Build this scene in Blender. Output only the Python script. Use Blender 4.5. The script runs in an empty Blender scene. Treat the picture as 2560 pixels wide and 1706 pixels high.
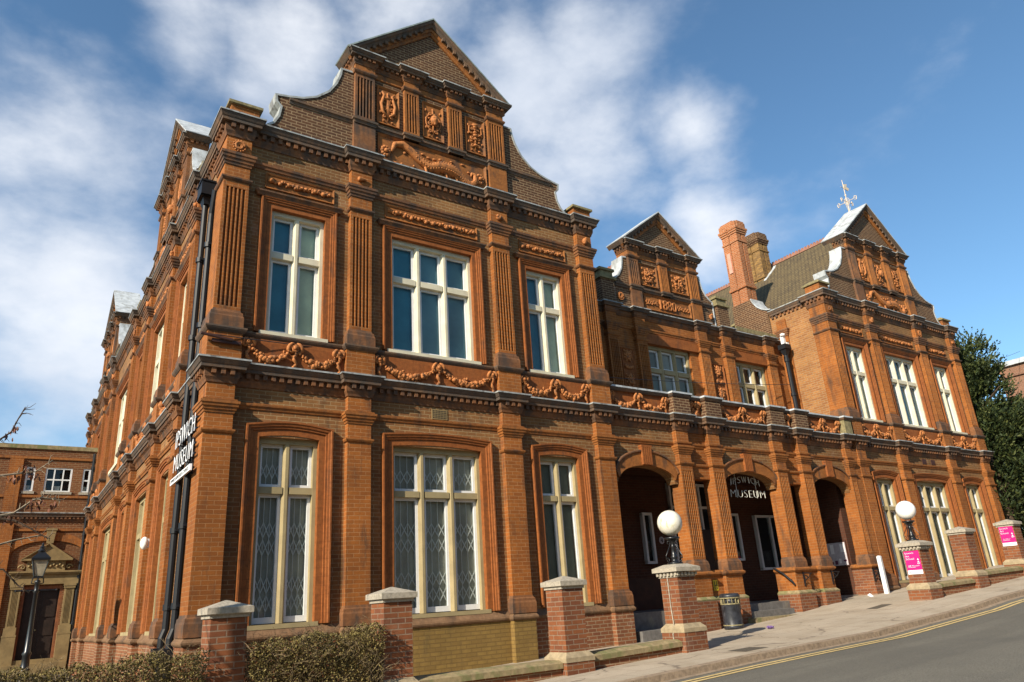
import bpy, bmesh, math, random
from mathutils import Vector, Matrix
random.seed(11)
R = math.radians
sc = bpy.context.scene
# ------------------------------------------------------------------ camera
CAM = Vector((0, -13, 1.6))
cd = bpy.data.cameras.new('camera'); cam = bpy.data.objects.new('camera', cd)
sc.collection.objects.link(cam); sc.camera = cam
_r = Vector((0.82999373, -0.55435053, -0.06169201)); _u = Vector((-0.14009047, -0.31424146, 0.93894993)); _f = Vector((0.53989358, 0.77068009, 0.33847766))
M = Matrix(((_r.x, _u.x, -_f.x, CAM.x), (_r.y, _u.y, -_f.y, CAM.y), (_r.z, _u.z, -_f.z, CAM.z), (0, 0, 0, 1)))
cam.matrix_world = M
cd.sensor_width = 36; cd.sensor_fit = 'HORIZONTAL'; cd.lens = 36 * 1817.86 / 2560; cd.clip_end = 3000; cd.clip_start = .05
# ------------------------------------------------------------------ world, sun, exposure
SUN = Vector((-4.0, -1.5, 2.4)).normalized()      # towards the sun
EL = math.asin(SUN.z); AZ = math.atan2(SUN.x, SUN.y)
sc.view_settings.view_transform = 'Standard'; sc.view_settings.look = 'None'; sc.view_settings.gamma = 1; sc.view_settings.exposure = 0.76
try: sc.view_settings.use_curve_mapping = False
except Exception: pass
W = bpy.data.worlds.new('World'); sc.world = W; W.use_nodes = True
nt = W.node_tree; N = nt.nodes; Lk = nt.links
bgn = N['Background']; SKY_STRENGTH = 0.098; bgn.inputs[1].default_value = SKY_STRENGTH
sky = N.new('ShaderNodeTexSky'); sky.sky_type = 'NISHITA'; sky.sun_disc = False
sky.sun_elevation = EL; sky.sun_rotation = AZ; sky.air_density = 1.0; sky.dust_density = 0.6; sky.ozone_density = 2.2
tc = N.new('ShaderNodeTexCoord')
nrm = N.new('ShaderNodeVectorMath'); nrm.operation = 'NORMALIZE'; Lk.new(tc.outputs['Generated'], nrm.inputs[0])
def wmath(op, a, b=None, c=None):
    n = N.new('ShaderNodeMath'); n.operation = op
    for i, x in enumerate((a, b, c)):
        if x is None: continue
        if isinstance(x, (int, float)): n.inputs[i].default_value = x
        else: Lk.new(x, n.inputs[i])
    return n.outputs[0]
# cloud banks: (direction, angular size, weight)
banks = [((-.006, .873, .488), .17, 1.0), ((.03, .921, .389), .19, 1.08), ((-.10, .90, .40), .22, .95), ((.10, .755, .65), .09, .75), ((.20, .727, .66), .11, .9), ((.319, .653, .688), .13, .8),
         ((.44, .59, .68), .11, .6), ((.535, .526, .661), .12, .8), ((.583, .603, .544), .12, .95), ((.64, .52, .565), .10, .85), ((.534, .675, .509), .12, .95), ((.477, .627, .616), .12, .9),
         ((.703, .556, .444), .075, .9), ((.62, .63, .46), .07, .6), ((.18, .80, .56), .05, .35), ((-.02, .97, .24), .16, .5), ((.399, .703, .588), .14, .8),
         ((-.6, -.7, .4), .4, .7), ((.5, -.8, .3), .4, .6), ((-.7, .1, .7), .3, .5)]
acc = None
for d, s, w in banks:
    dv = Vector(d).normalized()
    dn = N.new('ShaderNodeVectorMath'); dn.operation = 'DOT_PRODUCT'; Lk.new(nrm.outputs[0], dn.inputs[0]); dn.inputs[1].default_value = dv
    e = wmath('MULTIPLY', wmath('SUBTRACT', dn.outputs['Value'], 1.0), 2.0 / (s * s))
    g = wmath('MULTIPLY', wmath('EXPONENT', e), w)
    acc = g if acc is None else wmath('MAXIMUM', acc, g)
def wnoise(scale, detail, rough, dist=0.0, off=0):
    mp = N.new('ShaderNodeMapping'); Lk.new(nrm.outputs[0], mp.inputs[0]); mp.inputs['Scale'].default_value = (1, 1, 1.7); mp.inputs['Location'].default_value = (off, off * .7, off * .3)
    n = N.new('ShaderNodeTexNoise'); Lk.new(mp.outputs[0], n.inputs['Vector']); n.inputs['Scale'].default_value = scale; n.inputs['Detail'].default_value = detail; n.inputs['Roughness'].default_value = rough; n.inputs['Distortion'].default_value = dist
    return n.outputs['Fac']
n1 = wnoise(4.4, 10, .54, .05); n2 = wnoise(14, 9, .56, .1, 3.1); n3 = wnoise(3.0, 6, .5, .0, 7.7)
dens = wmath('ADD', wmath('ADD', wmath('MULTIPLY', acc, .64), wmath('MULTIPLY', n1, 1.15)), wmath('MULTIPLY', n2, .28))
mr = N.new('ShaderNodeMapRange'); mr.interpolation_type = 'SMOOTHSTEP'; Lk.new(dens, mr.inputs[0]); mr.inputs[1].default_value = .87; mr.inputs[2].default_value = 1.54; mr.inputs[3].default_value = 0; mr.inputs[4].default_value = .93
cr = N.new('ShaderNodeValToRGB'); Lk.new(n3, cr.inputs[0])
cr.color_ramp.elements[0].position = .32; cr.color_ramp.elements[0].color = (4.5, 4.9, 5.6, 1); cr.color_ramp.elements[1].position = .68; cr.color_ramp.elements[1].color = (6.8, 6.9, 7.1, 1)
tint = N.new('ShaderNodeMix'); tint.data_type = 'RGBA'; tint.blend_type = 'MULTIPLY'; tint.inputs[0].default_value = 1; Lk.new(sky.outputs[0], tint.inputs[6]); tint.inputs[7].default_value = (.78, 1.0, 1.06, 1)
mx = N.new('ShaderNodeMix'); mx.data_type = 'RGBA'; Lk.new(mr.outputs[0], mx.inputs[0]); Lk.new(tint.outputs[2], mx.inputs[6]); Lk.new(cr.outputs[0], mx.inputs[7])
Lk.new(mx.outputs[2], bgn.inputs[0])
sd = bpy.data.lights.new('sun', 'SUN'); sd.energy = 4.7; sd.angle = R(.53); sd.color = (1, .90, .74)
so = bpy.data.objects.new('sun', sd); sc.collection.objects.link(so); so.rotation_euler = (-SUN).to_track_quat('-Z', 'Y').to_euler(); so.location = (-20, -10, 30)
sc.cycles.max_bounces = 6; sc.cycles.transparent_max_bounces = 8

# ------------------------------------------------------------------ materials
MATS = {}
def newmat(name):
    m = bpy.data.materials.new(name); m.use_nodes = True; MATS[name] = m
    return m, m.node_tree.nodes, m.node_tree.links, m.node_tree.nodes['Principled BSDF']
def col(c): return (c[0], c[1], c[2], 1)
class NB:
    def __init__(s, nodes, links): s.n = nodes; s.l = links
    def put(s, sock, x):
        if isinstance(x, (int, float)): sock.default_value = x
        elif isinstance(x, tuple): sock.default_value = x if len(x) == 4 or sock.type == 'VECTOR' else col(x)
        else: s.l.new(x, sock)
    def math(s, op, a, b=0.0, clamp=False):
        n = s.n.new('ShaderNodeMath'); n.operation = op; n.use_clamp = clamp; s.put(n.inputs[0], a); s.put(n.inputs[1], b); return n.outputs[0]
    def mix(s, f, a, b, bt='MIX'):
        n = s.n.new('ShaderNodeMix'); n.data_type = 'RGBA'; n.blend_type = bt; s.put(n.inputs[0], f); s.put(n.inputs[6], a); s.put(n.inputs[7], b); return n.outputs[2]
    def noise(s, vec, scale, detail=4, rough=.55, dist=0):
        n = s.n.new('ShaderNodeTexNoise'); s.l.new(vec, n.inputs['Vector']); n.inputs['Scale'].default_value = scale; n.inputs['Detail'].default_value = detail; n.inputs['Roughness'].default_value = rough; n.inputs['Distortion'].default_value = dist; return n.outputs['Fac']
    def ramp(s, x, a, b, lo=0.0, hi=1.0):
        n = s.n.new('ShaderNodeMapRange'); n.interpolation_type = 'SMOOTHSTEP'; s.l.new(x, n.inputs[0]); n.inputs[1].default_value = a; n.inputs[2].default_value = b; n.inputs[3].default_value = lo; n.inputs[4].default_value = hi; return n.outputs[0]
    def pos(s):
        g = s.n.new('ShaderNodeNewGeometry'); return g
    def scale(s, vec, v):
        n = s.n.new('ShaderNodeVectorMath'); n.operation = 'MULTIPLY'; s.l.new(vec, n.inputs[0]); n.inputs[1].default_value = v; return n.outputs[0]
    def bump(s, h, strength, dist, bsdf):
        n = s.n.new('ShaderNodeBump'); n.inputs['Strength'].default_value = strength; n.inputs['Distance'].default_value = dist; s.l.new(h, n.inputs['Height']); s.l.new(n.outputs[0], bsdf.inputs['Normal'])
def wallcoord(b):
    g = b.pos(); sp = b.n.new('ShaderNodeSeparateXYZ'); b.l.new(g.outputs['Position'], sp.inputs[0])
    sn = b.n.new('ShaderNodeSeparateXYZ'); b.l.new(g.outputs['True Normal'], sn.inputs[0])
    ax = b.math('ABSOLUTE', sn.outputs[0]); ay = b.math('ABSOLUTE', sn.outputs[1]); az = b.math('ABSOLUTE', sn.outputs[2])
    fx = b.math('GREATER_THAN', ax, ay); fz = b.math('GREATER_THAN', az, .8)
    u = b.math('ADD', b.math('MULTIPLY', sp.outputs[1], fx), b.math('MULTIPLY', sp.outputs[0], b.math('SUBTRACT', 1.0, fx)))
    v = b.math('ADD', b.math('MULTIPLY', sp.outputs[1], fz), b.math('MULTIPLY', sp.outputs[2], b.math('SUBTRACT', 1.0, fz)))
    cb = b.n.new('ShaderNodeCombineXYZ'); b.l.new(u, cb.inputs[0]); b.l.new(v, cb.inputs[1])
    return cb.outputs[0], g.outputs['Position']
def brick(name, c1, c2, mortar, msize=.010, dark=.35, soot=(.035, .028, .022), bw=.225, rh=.075, sootlvl=(.60, .80), patch=(.9, 1.12), stain=None, bumpd=.006, gloss=.85, effl=0.0):
    m, n, l, bs = newmat(name); b = NB(n, l); uv, P = wallcoord(b)
    t = n.new('ShaderNodeTexBrick'); l.new(uv, t.inputs['Vector']); t.inputs['Color1'].default_value = col(c1); t.inputs['Color2'].default_value = col(c2); t.inputs['Mortar'].default_value = col(mortar)
    t.inputs['Scale'].default_value = 1; t.inputs['Mortar Size'].default_value = msize; t.inputs['Mortar Smooth'].default_value = .25; t.inputs['Bias'].default_value = -.1; t.inputs['Brick Width'].default_value = bw; t.inputs['Row Height'].default_value = rh
    c = t.outputs['Color']
    big = b.noise(P, .55, 5, .6); fine = b.noise(P, 9, 5, .65); mid = b.noise(P, 2.3, 6, .6)
    c = b.mix(1.0, c, b.mix(b.ramp(big, .35, .65), (patch[0],) * 3, (patch[1],) * 3), 'MULTIPLY')
    c = b.mix(b.ramp(fine, .35, .7, 0, .35), c, tuple(x * .55 for x in c1))
    sv = b.scale(P, (1.6, 1.6, .35)); st = b.noise(sv, 2.2, 6, .62)
    c = b.mix(b.math('MULTIPLY', b.ramp(st, sootlvl[0], sootlvl[1]), dark), c, soot)
    if effl: c = b.mix(b.ramp(mid, .58, .72, 0, effl), c, (.55, .42, .32))
    if stain is not None: c = b.mix(b.ramp(mid, .3, .6, stain[3], stain[4]), c, stain[:3])
    l.new(c, bs.inputs['Base Color']); bs.inputs['Roughness'].default_value = gloss; bs.inputs['Specular IOR Level'].default_value = .25
    h = b.math('ADD', b.math('MULTIPLY', t.outputs['Fac'], -1.0), b.math('MULTIPLY', fine, .8)); b.bump(h, .7, bumpd, bs)
    return m
brick('brick_brown', (.250, .114, .037), (.165, .072, .027), (.31, .205, .10), .008, .6, patch=(.74, 1.14), effl=.10, sootlvl=(.54, .78))
brick('brick_rubbed', (.315, .103, .0195), (.228, .071, .015), (.35, .170, .068), .006, .75, patch=(.78, 1.12), sootlvl=(.50, .74), soot=(.05, .034, .024))
brick('brick_gable', (.105, .047, .022), (.068, .032, .018), (.25, .17, .095), .011, .55)
brick('brick_tan', (.33, .150, .048), (.22, .085, .030), (.30, .20, .11), .010, .4)
brick('brick_flue', (.30, .165, .05), (.09, .045, .022), (.20, .13, .06), .012, .6)
brick('brick_chimney', (.36, .118, .040), (.27, .085, .03), (.40, .25, .15), .010, .3)
brick('brick_pier', (.215, .073, .027), (.125, .044, .024), (.22, .15, .10), .009, .6, effl=.08)
brick('brick_plinth', (.23, .085, .034), (.155, .055, .027), (.29, .20, .12), .010, .55, effl=.28)
brick('brick_ochre', (.24, .150, .042), (.19, .115, .034), (.165, .10, .032), .010, .5, sootlvl=(.55, .75), soot=(.10, .07, .03))
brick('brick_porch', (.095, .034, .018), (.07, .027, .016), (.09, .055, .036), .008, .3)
brick('brick_annex', (.175, .062, .021), (.12, .042, .016), (.22, .135, .07), .010, .45)
brick('brick_far', (.24, .105, .060), (.18, .078, .048), (.27, .19, .13), .012, .3)
def terracotta(name, c, dark, lvl, scale=1.7, soot=(.045, .033, .025), rough=.75, bmp=.008, joints=False):
    m, n, l, bs = newmat(name); b = NB(n, l); uv, P = wallcoord(b)
    f = b.noise(P, 14, 5, .65); g = b.noise(b.scale(P, (1, 1, .8)), scale, 7, .65); st = b.noise(b.scale(P, (4, 4, .6)), 1.5, 5, .6)
    cc = b.mix(b.ramp(f, .3, .7), tuple(x * .78 for x in c), tuple(min(1, x * 1.14) for x in c))
    if joints:
        t = n.new('ShaderNodeTexBrick'); l.new(uv, t.inputs['Vector']); t.inputs['Color1'].default_value = (1, 1, 1, 1); t.inputs['Color2'].default_value = (.84, .8, .76, 1); t.inputs['Mortar'].default_value = (.8, .75, .7, 1)
        t.inputs['Scale'].default_value = 1; t.inputs['Mortar Size'].default_value = .006; t.inputs['Brick Width'].default_value = .3; t.inputs['Row Height'].default_value = .15
        cc = b.mix(1.0, cc, t.outputs['Color'], 'MULTIPLY')
    cc = b.mix(b.math('MULTIPLY', b.ramp(b.math('ADD', b.math('MULTIPLY', g, .6), b.math('MULTIPLY', st, .4)), lvl[0], lvl[1]), dark), cc, soot)
    l.new(cc, bs.inputs['Base Color']); bs.inputs['Roughness'].default_value = rough; bs.inputs['Specular IOR Level'].default_value = .3
    b.bump(f, .5, bmp, bs); return m
terracotta('terracotta', (.29, .107, .025), .75, (.48, .64), joints=True)
terracotta('terracotta_clean', (.265, .084, .019), .65, (.53, .68), joints=True)
terracotta('terracotta_relief', (.40, .148, .044), .75, (.50, .62), 9)
terracotta('terracotta_sooty', (.215, .092, .036), .85, (.42, .60), joints=True, soot=(.052, .040, .031))
terracotta('cornice_black', (.185, .105, .058), .9, (.34, .60), 2.2, (.068, .057, .048), .85, .012, True)
terracotta('stone_brown', (.20, .115, .06), .7, (.5, .65), joints=True)
def plain(name, c, rough=.6, nscale=0, var=.15, metal=0, spec=.4, bmp=0, dirt=None, dscale=2.0, dl=(.55, .75)):
    m, n, l, bs = newmat(name); b = NB(n, l); g = b.pos(); P = g.outputs['Position']
    if nscale:
        f = b.noise(P, nscale, 6, .6); cc = b.mix(b.ramp(f, .3, .7), tuple(x * (1 - var) for x in c), tuple(min(1, x * (1 + var)) for x in c))
        if dirt is not None: cc = b.mix(b.ramp(b.noise(b.scale(P, (1.5, 1.5, .7)), dscale, 6, .65), dl[0], dl[1], 0, .8), cc, dirt)
        l.new(cc, bs.inputs['Base Color'])
        if bmp: b.bump(f, .6, bmp, bs)
    else: bs.inputs['Base Color'].default_value = col(c)
    bs.inputs['Roughness'].default_value = rough; bs.inputs['Metallic'].default_value = metal; bs.inputs['Specular IOR Level'].default_value = spec
    return m
plain('stone_cream', (.30, .235, .12), .8, 3, .12, bmp=.003, dirt=(.30, .25, .14), dl=(.56, .74))
plain('stone_white', (.56, .51, .37), .75, 3, .1, bmp=.003, dirt=(.40, .35, .22), dl=(.6, .78))
plain('stone_yellow', (.21, .145, .062), .85, 3, .2, bmp=.005, dirt=(.16, .11, .05))
plain('stone_grey', (.32, .28, .22), .9, 22, .22, bmp=.006, dirt=(.20, .19, .12), dscale=5)
plain('stone_lichen', (.20, .165, .08), .9, 12, .3, bmp=.006, dirt=(.12, .10, .05), dscale=4)
plain('stone_sand', (.30, .235, .145), .9, 9, .2, bmp=.006, dirt=(.17, .14, .08), dscale=3)
plain('stone_coping', (.25, .19, .10), .9, 9, .25, bmp=.006, dirt=(.13, .14, .05), dscale=2.5, dl=(.45, .62))
plain('step_stone', (.13, .12, .11), .8, 9, .2, bmp=.004, dirt=(.25, .22, .15))
plain('white_paint', (.67, .67, .66), .4, 6, .04, dirt=(.6, .58, .52), dl=(.62, .8))
plain('lead', (.43, .45, .46), .55, 4, .2, dirt=(.24, .24, .22), dl=(.48, .66), dscale=3)
plain('lead_green', (.22, .26, .25), .6, 5, .25, dirt=(.12, .14, .12))
plain('lead_edge', (.30, .31, .30), .6, 6, .2, dirt=(.12, .11, .10), dscale=3, dl=(.50, .62))
plain('iron_black', (.010, .011, .013), .32, 0, spec=.5)
plain('pipe_black', (.010, .011, .014), .5, 0, spec=.25)
plain('timber_dark', (.020, .012, .008), .5, 5, .3)
plain('timber_brown', (.055, .02, .011), .5, 5, .25)
plain('timber_rust', (.20, .07, .025), .6, 5, .25)
plain('blind_teal', (.06, .25, .33), .9, .8, .25)
plain('blind_slate', (.14, .28, .32), .9, .8, .25)
plain('blind_green', (.60, .68, .48), .9, .8, .25)
plain('blind_grey', (.42, .40, .32), .9, .8, .3)
plain('blind_pale', (.21, .215, .16), .9, .8, .2)
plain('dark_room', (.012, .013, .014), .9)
plain('grille_grey', (.75, .75, .70), .5, spec=.4)
plain('globe_white', (.66, .63, .54), .25, 6, .05, dirt=(.30, .30, .11), dscale=4.5, dl=(.50, .68))
plain('globe_clean', (.80, .79, .76), .2, 6, .02)
plain('letter_grey', (.52, .51, .45), .5)
plain('letter_white', (.85, .86, .87), .4)
plain('magenta', (.62, .010, .165), .5)
plain('white_panel', (.82, .80, .80), .5)
plain('gold_paint', (.22, .19, .10), .5, 12, .3)
plain('bin_black', (.022, .024, .030), .38, 7, .5, dirt=(.09, .09, .10), dscale=6)
plain('yellow_sign', (.55, .40, .02), .5)
plain('mark_black', (.01, .01, .01), .5)
plain('paper', (.50, .46, .48), .7, 9, .12)
plain('paper_dark', (.10, .03, .07), .7)
plain('yellow_line', (.52, .38, .16), .85, 14, .2, dirt=(.22, .17, .09), dscale=6)
plain('vane', (.62, .50, .36), .6, 14, .2)
plain('bark', (.085, .055, .035), .9, 18, .35, bmp=.01)
plain('bark_pale', (.24, .19, .13), .9, 25, .3)
plain('twig', (.16, .115, .06), .9, 25, .4)
plain('ridge_tile', (.24, .11, .07), .85, 8, .2, bmp=.006)
plain('plate_pink', (.55, .26, .19), .6, 5, .1)
plain('flower', (.16, .09, .26), .7)
plain('manhole', (.09, .075, .055), .8, 40, .4, bmp=.01)
plain('wire', (.03, .03, .035), .6)
plain('lantern_glass', (.34, .30, .22), .25, 6, .2)
plain('soil', (.055, .042, .028), .95, 6, .35, bmp=.02)
def leafmat(name, a, bcol, c3):
    m, n, l, bs = newmat(name); b = NB(n, l); g = b.pos(); ri = g.outputs['Random Per Island']
    cr_ = n.new('ShaderNodeValToRGB'); l.new(ri, cr_.inputs[0]); e = cr_.color_ramp.elements; e[0].color = col(a); e[1].color = col(c3); x = e.new(.55); x.color = col(bcol)
    l.new(cr_.outputs[0], bs.inputs['Base Color']); bs.inputs['Roughness'].default_value = .65; bs.inputs['Specular IOR Level'].default_value = .25; return m
leafmat('leaf_yew', (.012, .022, .008), (.030, .045, .012), (.075, .085, .022))
leafmat('leaf_hedge', (.070, .050, .020), (.135, .105, .032), (.24, .19, .065))
leafmat('leaf_brown', (.085, .030, .016), (.16, .060, .035), (.26, .12, .07))
# glass: thin pane, see-through with a mirror share
m, n, l, bs = newmat('glass'); n.remove(bs); b = NB(n, l)
tr = n.new('ShaderNodeBsdfTransparent'); tr.inputs[0].default_value = (.86, .90, .90, 1); gl = n.new('ShaderNodeBsdfGlossy'); gl.inputs['Roughness'].default_value = .03
fr = n.new('ShaderNodeFresnel'); fr.inputs[0].default_value = 1.5; ms = n.new('ShaderNodeMixShader')
l.new(b.math('ADD', b.math('MULTIPLY', fr.outputs[0], .55), .015), ms.inputs[0]); l.new(tr.outputs[0], ms.inputs[1]); l.new(gl.outputs[0], ms.inputs[2]); l.new(ms.outputs[0], n['Material Output'].inputs[0])
# roof tiles
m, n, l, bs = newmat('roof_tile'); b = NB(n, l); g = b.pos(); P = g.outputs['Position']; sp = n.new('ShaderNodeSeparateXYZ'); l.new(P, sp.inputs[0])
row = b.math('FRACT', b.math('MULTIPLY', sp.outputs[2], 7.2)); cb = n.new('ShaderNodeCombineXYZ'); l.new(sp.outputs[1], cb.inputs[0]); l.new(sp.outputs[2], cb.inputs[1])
tb = n.new('ShaderNodeTexBrick'); l.new(cb.outputs[0], tb.inputs['Vector']); tb.inputs['Color1'].default_value = (.135, .098, .043, 1); tb.inputs['Color2'].default_value = (.085, .06, .028, 1); tb.inputs['Mortar'].default_value = (.028, .02, .012, 1); tb.inputs['Scale'].default_value = 1; tb.inputs['Brick Width'].default_value = .17; tb.inputs['Row Height'].default_value = 1 / 7.2; tb.inputs['Mortar Size'].default_value = .018  # dark tile joints, widened to paint the courses' overlap shadow into the colour
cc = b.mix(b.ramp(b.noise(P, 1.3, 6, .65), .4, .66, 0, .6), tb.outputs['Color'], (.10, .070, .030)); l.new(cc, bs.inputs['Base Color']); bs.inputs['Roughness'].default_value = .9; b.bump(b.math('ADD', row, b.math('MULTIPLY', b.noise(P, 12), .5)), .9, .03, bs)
# asphalt, pavement
m, n, l, bs = newmat('asphalt'); b = NB(n, l); P = b.pos().outputs['Position']
f = b.noise(P, 60, 3, .8); g2 = b.noise(P, .7, 6, .6); g3 = b.noise(b.scale(P, (.12, 1.6, 1)), 1.6, 5, .6)
cc = b.mix(b.ramp(f, .32, .7), (.070, .065, .052), (.225, .205, .160)); cc = b.mix(b.ramp(g2, .35, .7, 0, .4), cc, (.082, .076, .062)); cc = b.mix(b.ramp(g3, .5, .72, 0, .35), cc, (.14, .127, .10)); tk = b.noise(b.scale(P, (.06, 1.0, 1)), 1.1, 4, .5); cc = b.mix(b.ramp(tk, .46, .58, 0, .35), cc, (.075, .070, .058)); l.new(cc, bs.inputs['Base Color']); bs.inputs['Roughness'].default_value = .9; b.bump(f, .8, .012, bs)
m, n, l, bs = newmat('pavement'); b = NB(n, l); P = b.pos().outputs['Position']
t = n.new('ShaderNodeTexBrick'); l.new(P, t.inputs['Vector']); t.inputs['Color1'].default_value = (.44, .365, .275, 1); t.inputs['Color2'].default_value = (.395, .33, .25, 1); t.inputs['Mortar'].default_value = (.21, .165, .115, 1); t.inputs['Scale'].default_value = 1; t.inputs['Brick Width'].default_value = .9; t.inputs['Row Height'].default_value = .62; t.inputs['Mortar Size'].default_value = .007
f = b.noise(P, 45, 4, .7); s1 = b.noise(P, 1.1, 7, .65); s2 = b.noise(P, 3.7, 6, .7)
cc = b.mix(b.ramp(f, .3, .7, 0, .35), t.outputs['Color'], (.20, .155, .10)); cc = b.mix(b.ramp(s1, .42, .68, 0, .55), cc, (.27, .21, .14)); cc = b.mix(b.ramp(s2, .62, .74, 0, .5), cc, (.15, .115, .08)); vo = n.new('ShaderNodeTexVoronoi'); vo.feature = 'DISTANCE_TO_EDGE'; vo.inputs['Scale'].default_value = .55; dv_ = n.new('ShaderNodeVectorMath'); dv_.operation = 'ADD'; l.new(P, dv_.inputs[0]); nz = n.new('ShaderNodeTexNoise'); l.new(P, nz.inputs['Vector']); nz.inputs['Scale'].default_value = 2.5; nz.inputs['Detail'].default_value = 6; sc_ = b.scale(nz.outputs['Color'], (.7, .7, 0)); l.new(sc_, dv_.inputs[1]); l.new(dv_.outputs[0], vo.inputs['Vector'])
cc = b.mix(b.math('MULTIPLY', b.ramp(vo.outputs['Distance'], .004, .018, 1, 0), b.ramp(s1, .46, .56, 0, .75)), cc, (.12, .09, .065))
l.new(cc, bs.inputs['Base Color']); bs.inputs['Roughness'].default_value = .9; b.bump(b.math('ADD', f, b.math('MULTIPLY', t.outputs['Fac'], -1.2)), .5, .008, bs)
plain('kerb_stone', (.25, .185, .125), .9, 14, .25, bmp=.006, dirt=(.12, .085, .055), dscale=3)
plain('ground', (.14, .12, .085), .95, 2, .3)

# ------------------------------------------------------------------ mesh builder
_ib = bmesh.new(); bmesh.ops.create_icosphere(_ib, subdivisions=1, radius=1); _ib.verts.ensure_lookup_table()
ICO = ([tuple(v.co) for v in _ib.verts], [tuple(v.index for v in f.verts) for f in _ib.faces])
_ib.free(); _ib = bmesh.new(); bmesh.ops.create_icosphere(_ib, subdivisions=3, radius=1)
ICO3 = ([tuple(v.co) for v in _ib.verts], [tuple(v.index for v in f.verts) for f in _ib.faces]); _ib.free()
FRONT = lambda u, v, z: (u, -v, z)
SIDE = lambda u, v, z: (2.54 - v, u, z)
IDT = lambda x, y, z: (x, y, z)
class MB:
    def __init__(s, T=IDT): s.v = []; s.f = []; s.T = T
    def add(s, vs, fs):
        o = len(s.v); s.v += [s.T(*p) for p in vs]; s.f += [tuple(i + o for i in f) for f in fs]
    def box(s, a0, a1, b0, b1, c0, c1):
        s.add([(a, b, c) for a in (a0, a1) for b in (b0, b1) for c in (c0, c1)], [(0, 1, 3, 2), (4, 6, 7, 5), (0, 4, 5, 1), (2, 3, 7, 6), (0, 2, 6, 4), (1, 5, 7, 3)])
    def taper(s, a0, a1, b0, b1, c0, c1, d):        # box whose top is inset by d
        s.add([(a0, b0, c0), (a1, b0, c0), (a1, b1, c0), (a0, b1, c0), (a0 + d, b0 + d, c1), (a1 - d, b0 + d, c1), (a1 - d, b1 - d, c1), (a0 + d, b1 - d, c1)], [(0, 1, 2, 3), (4, 5, 6, 7), (0, 1, 5, 4), (1, 2, 6, 5), (2, 3, 7, 6), (3, 0, 4, 7)])
    def prism(s, poly, h0, h1, plane='uz'):         # poly in (u,z) extruded along v, or in (u,v) extruded along z
        n_ = len(poly)
        P = (lambda p, h: (p[0], h, p[1])) if plane == 'uz' else (lambda p, h: (p[0], p[1], h))
        s.add([P(p, h0) for p in poly] + [P(p, h1) for p in poly], [tuple(range(n_)), tuple(range(n_, 2 * n_))] + [(i, (i + 1) % n_, n_ + (i + 1) % n_, n_ + i) for i in range(n_)])
    def sweep(s, path, prof, plane='uv'):           # mitred moulding; profile (offset outward, height)
        n_ = len(path); offs = []
        for i in range(n_):
            ns = []
            for a, b_ in ((i - 1, i), (i, i + 1)):
                if a < 0 or b_ >= n_: continue
                dx = path[b_][0] - path[a][0]; dy = path[b_][1] - path[a][1]; L = math.hypot(dx, dy) or 1; ns.append((-dy / L, dx / L))
            if len(ns) == 1: offs.append(ns[0])
            else:
                k = 1 + ns[0][0] * ns[1][0] + ns[0][1] * ns[1][1]; k = max(k, .25); offs.append(((ns[0][0] + ns[1][0]) / k, (ns[0][1] + ns[1][1]) / k))
        m_ = len(prof); vs = []
        for (a, b_), (ox, oy) in zip(path, offs):
            for d, h in prof:
                x, y = a + ox * d, b_ + oy * d
                vs.append((x, y, h) if plane == 'uv' else (x, h, y))
        fs = [(i * m_ + j, (i + 1) * m_ + j, (i + 1) * m_ + j + 1, i * m_ + j + 1) for i in range(n_ - 1) for j in range(m_ - 1)]
        fs += [tuple(range(m_)), tuple((n_ - 1) * m_ + j for j in range(m_))]
        s.add(vs, fs)
    def tube(s, pts, r, n=6, r2=None):
        pts = [Vector(p) for p in pts]; k = len(pts); vs = []; fs = []
        up = Vector((0, 0, 1)); prev = None
        for i, p in enumerate(pts):
            d = (pts[min(i + 1, k - 1)] - pts[max(i - 1, 0)]).normalized()
            a = prev if prev is not None else (up if abs(d.z) < .9 else Vector((1, 0, 0)))
            x = (a - d * a.dot(d)); x = x.normalized() if x.length > 1e-6 else d.orthogonal().normalized()
            prev = x; y = d.cross(x); rr = r[i] if isinstance(r, (list, tuple)) else (r if r2 is None else r + (r2 - r) * i / max(1, k - 1))
            for j in range(n):
                t = 2 * math.pi * j / n; vs.append(tuple(p + x * (math.cos(t) * rr) + y * (math.sin(t) * rr)))
        for i in range(k - 1):
            for j in range(n): fs.append((i * n + j, i * n + (j + 1) % n, (i + 1) * n + (j + 1) % n, (i + 1) * n + j))
        fs += [tuple(range(n)), tuple((k - 1) * n + j for j in range(n))]
        s.add(vs, fs)
    def ball(s, c, r, sq=(1, 1, 1), hi=False):
        V, F = ICO3 if hi else ICO
        s.add([(c[0] + p[0] * r * sq[0], c[1] + p[1] * r * sq[1], c[2] + p[2] * r * sq[2]) for p in V], F)
    def lathe(s, cx, cy, prof, n=20):
        vs = []; fs = []; k = len(prof)
        for r, z in prof:
            for j in range(n): t = 2 * math.pi * j / n; vs.append((cx + r * math.cos(t), cy + r * math.sin(t), z))
        for i in range(k - 1):
            for j in range(n): fs.append((i * n + j, i * n + (j + 1) % n, (i + 1) * n + (j + 1) % n, (i + 1) * n + j))
        fs += [tuple(range(n)), tuple((k - 1) * n + j for j in range(n))]; s.add(vs, fs)
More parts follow.
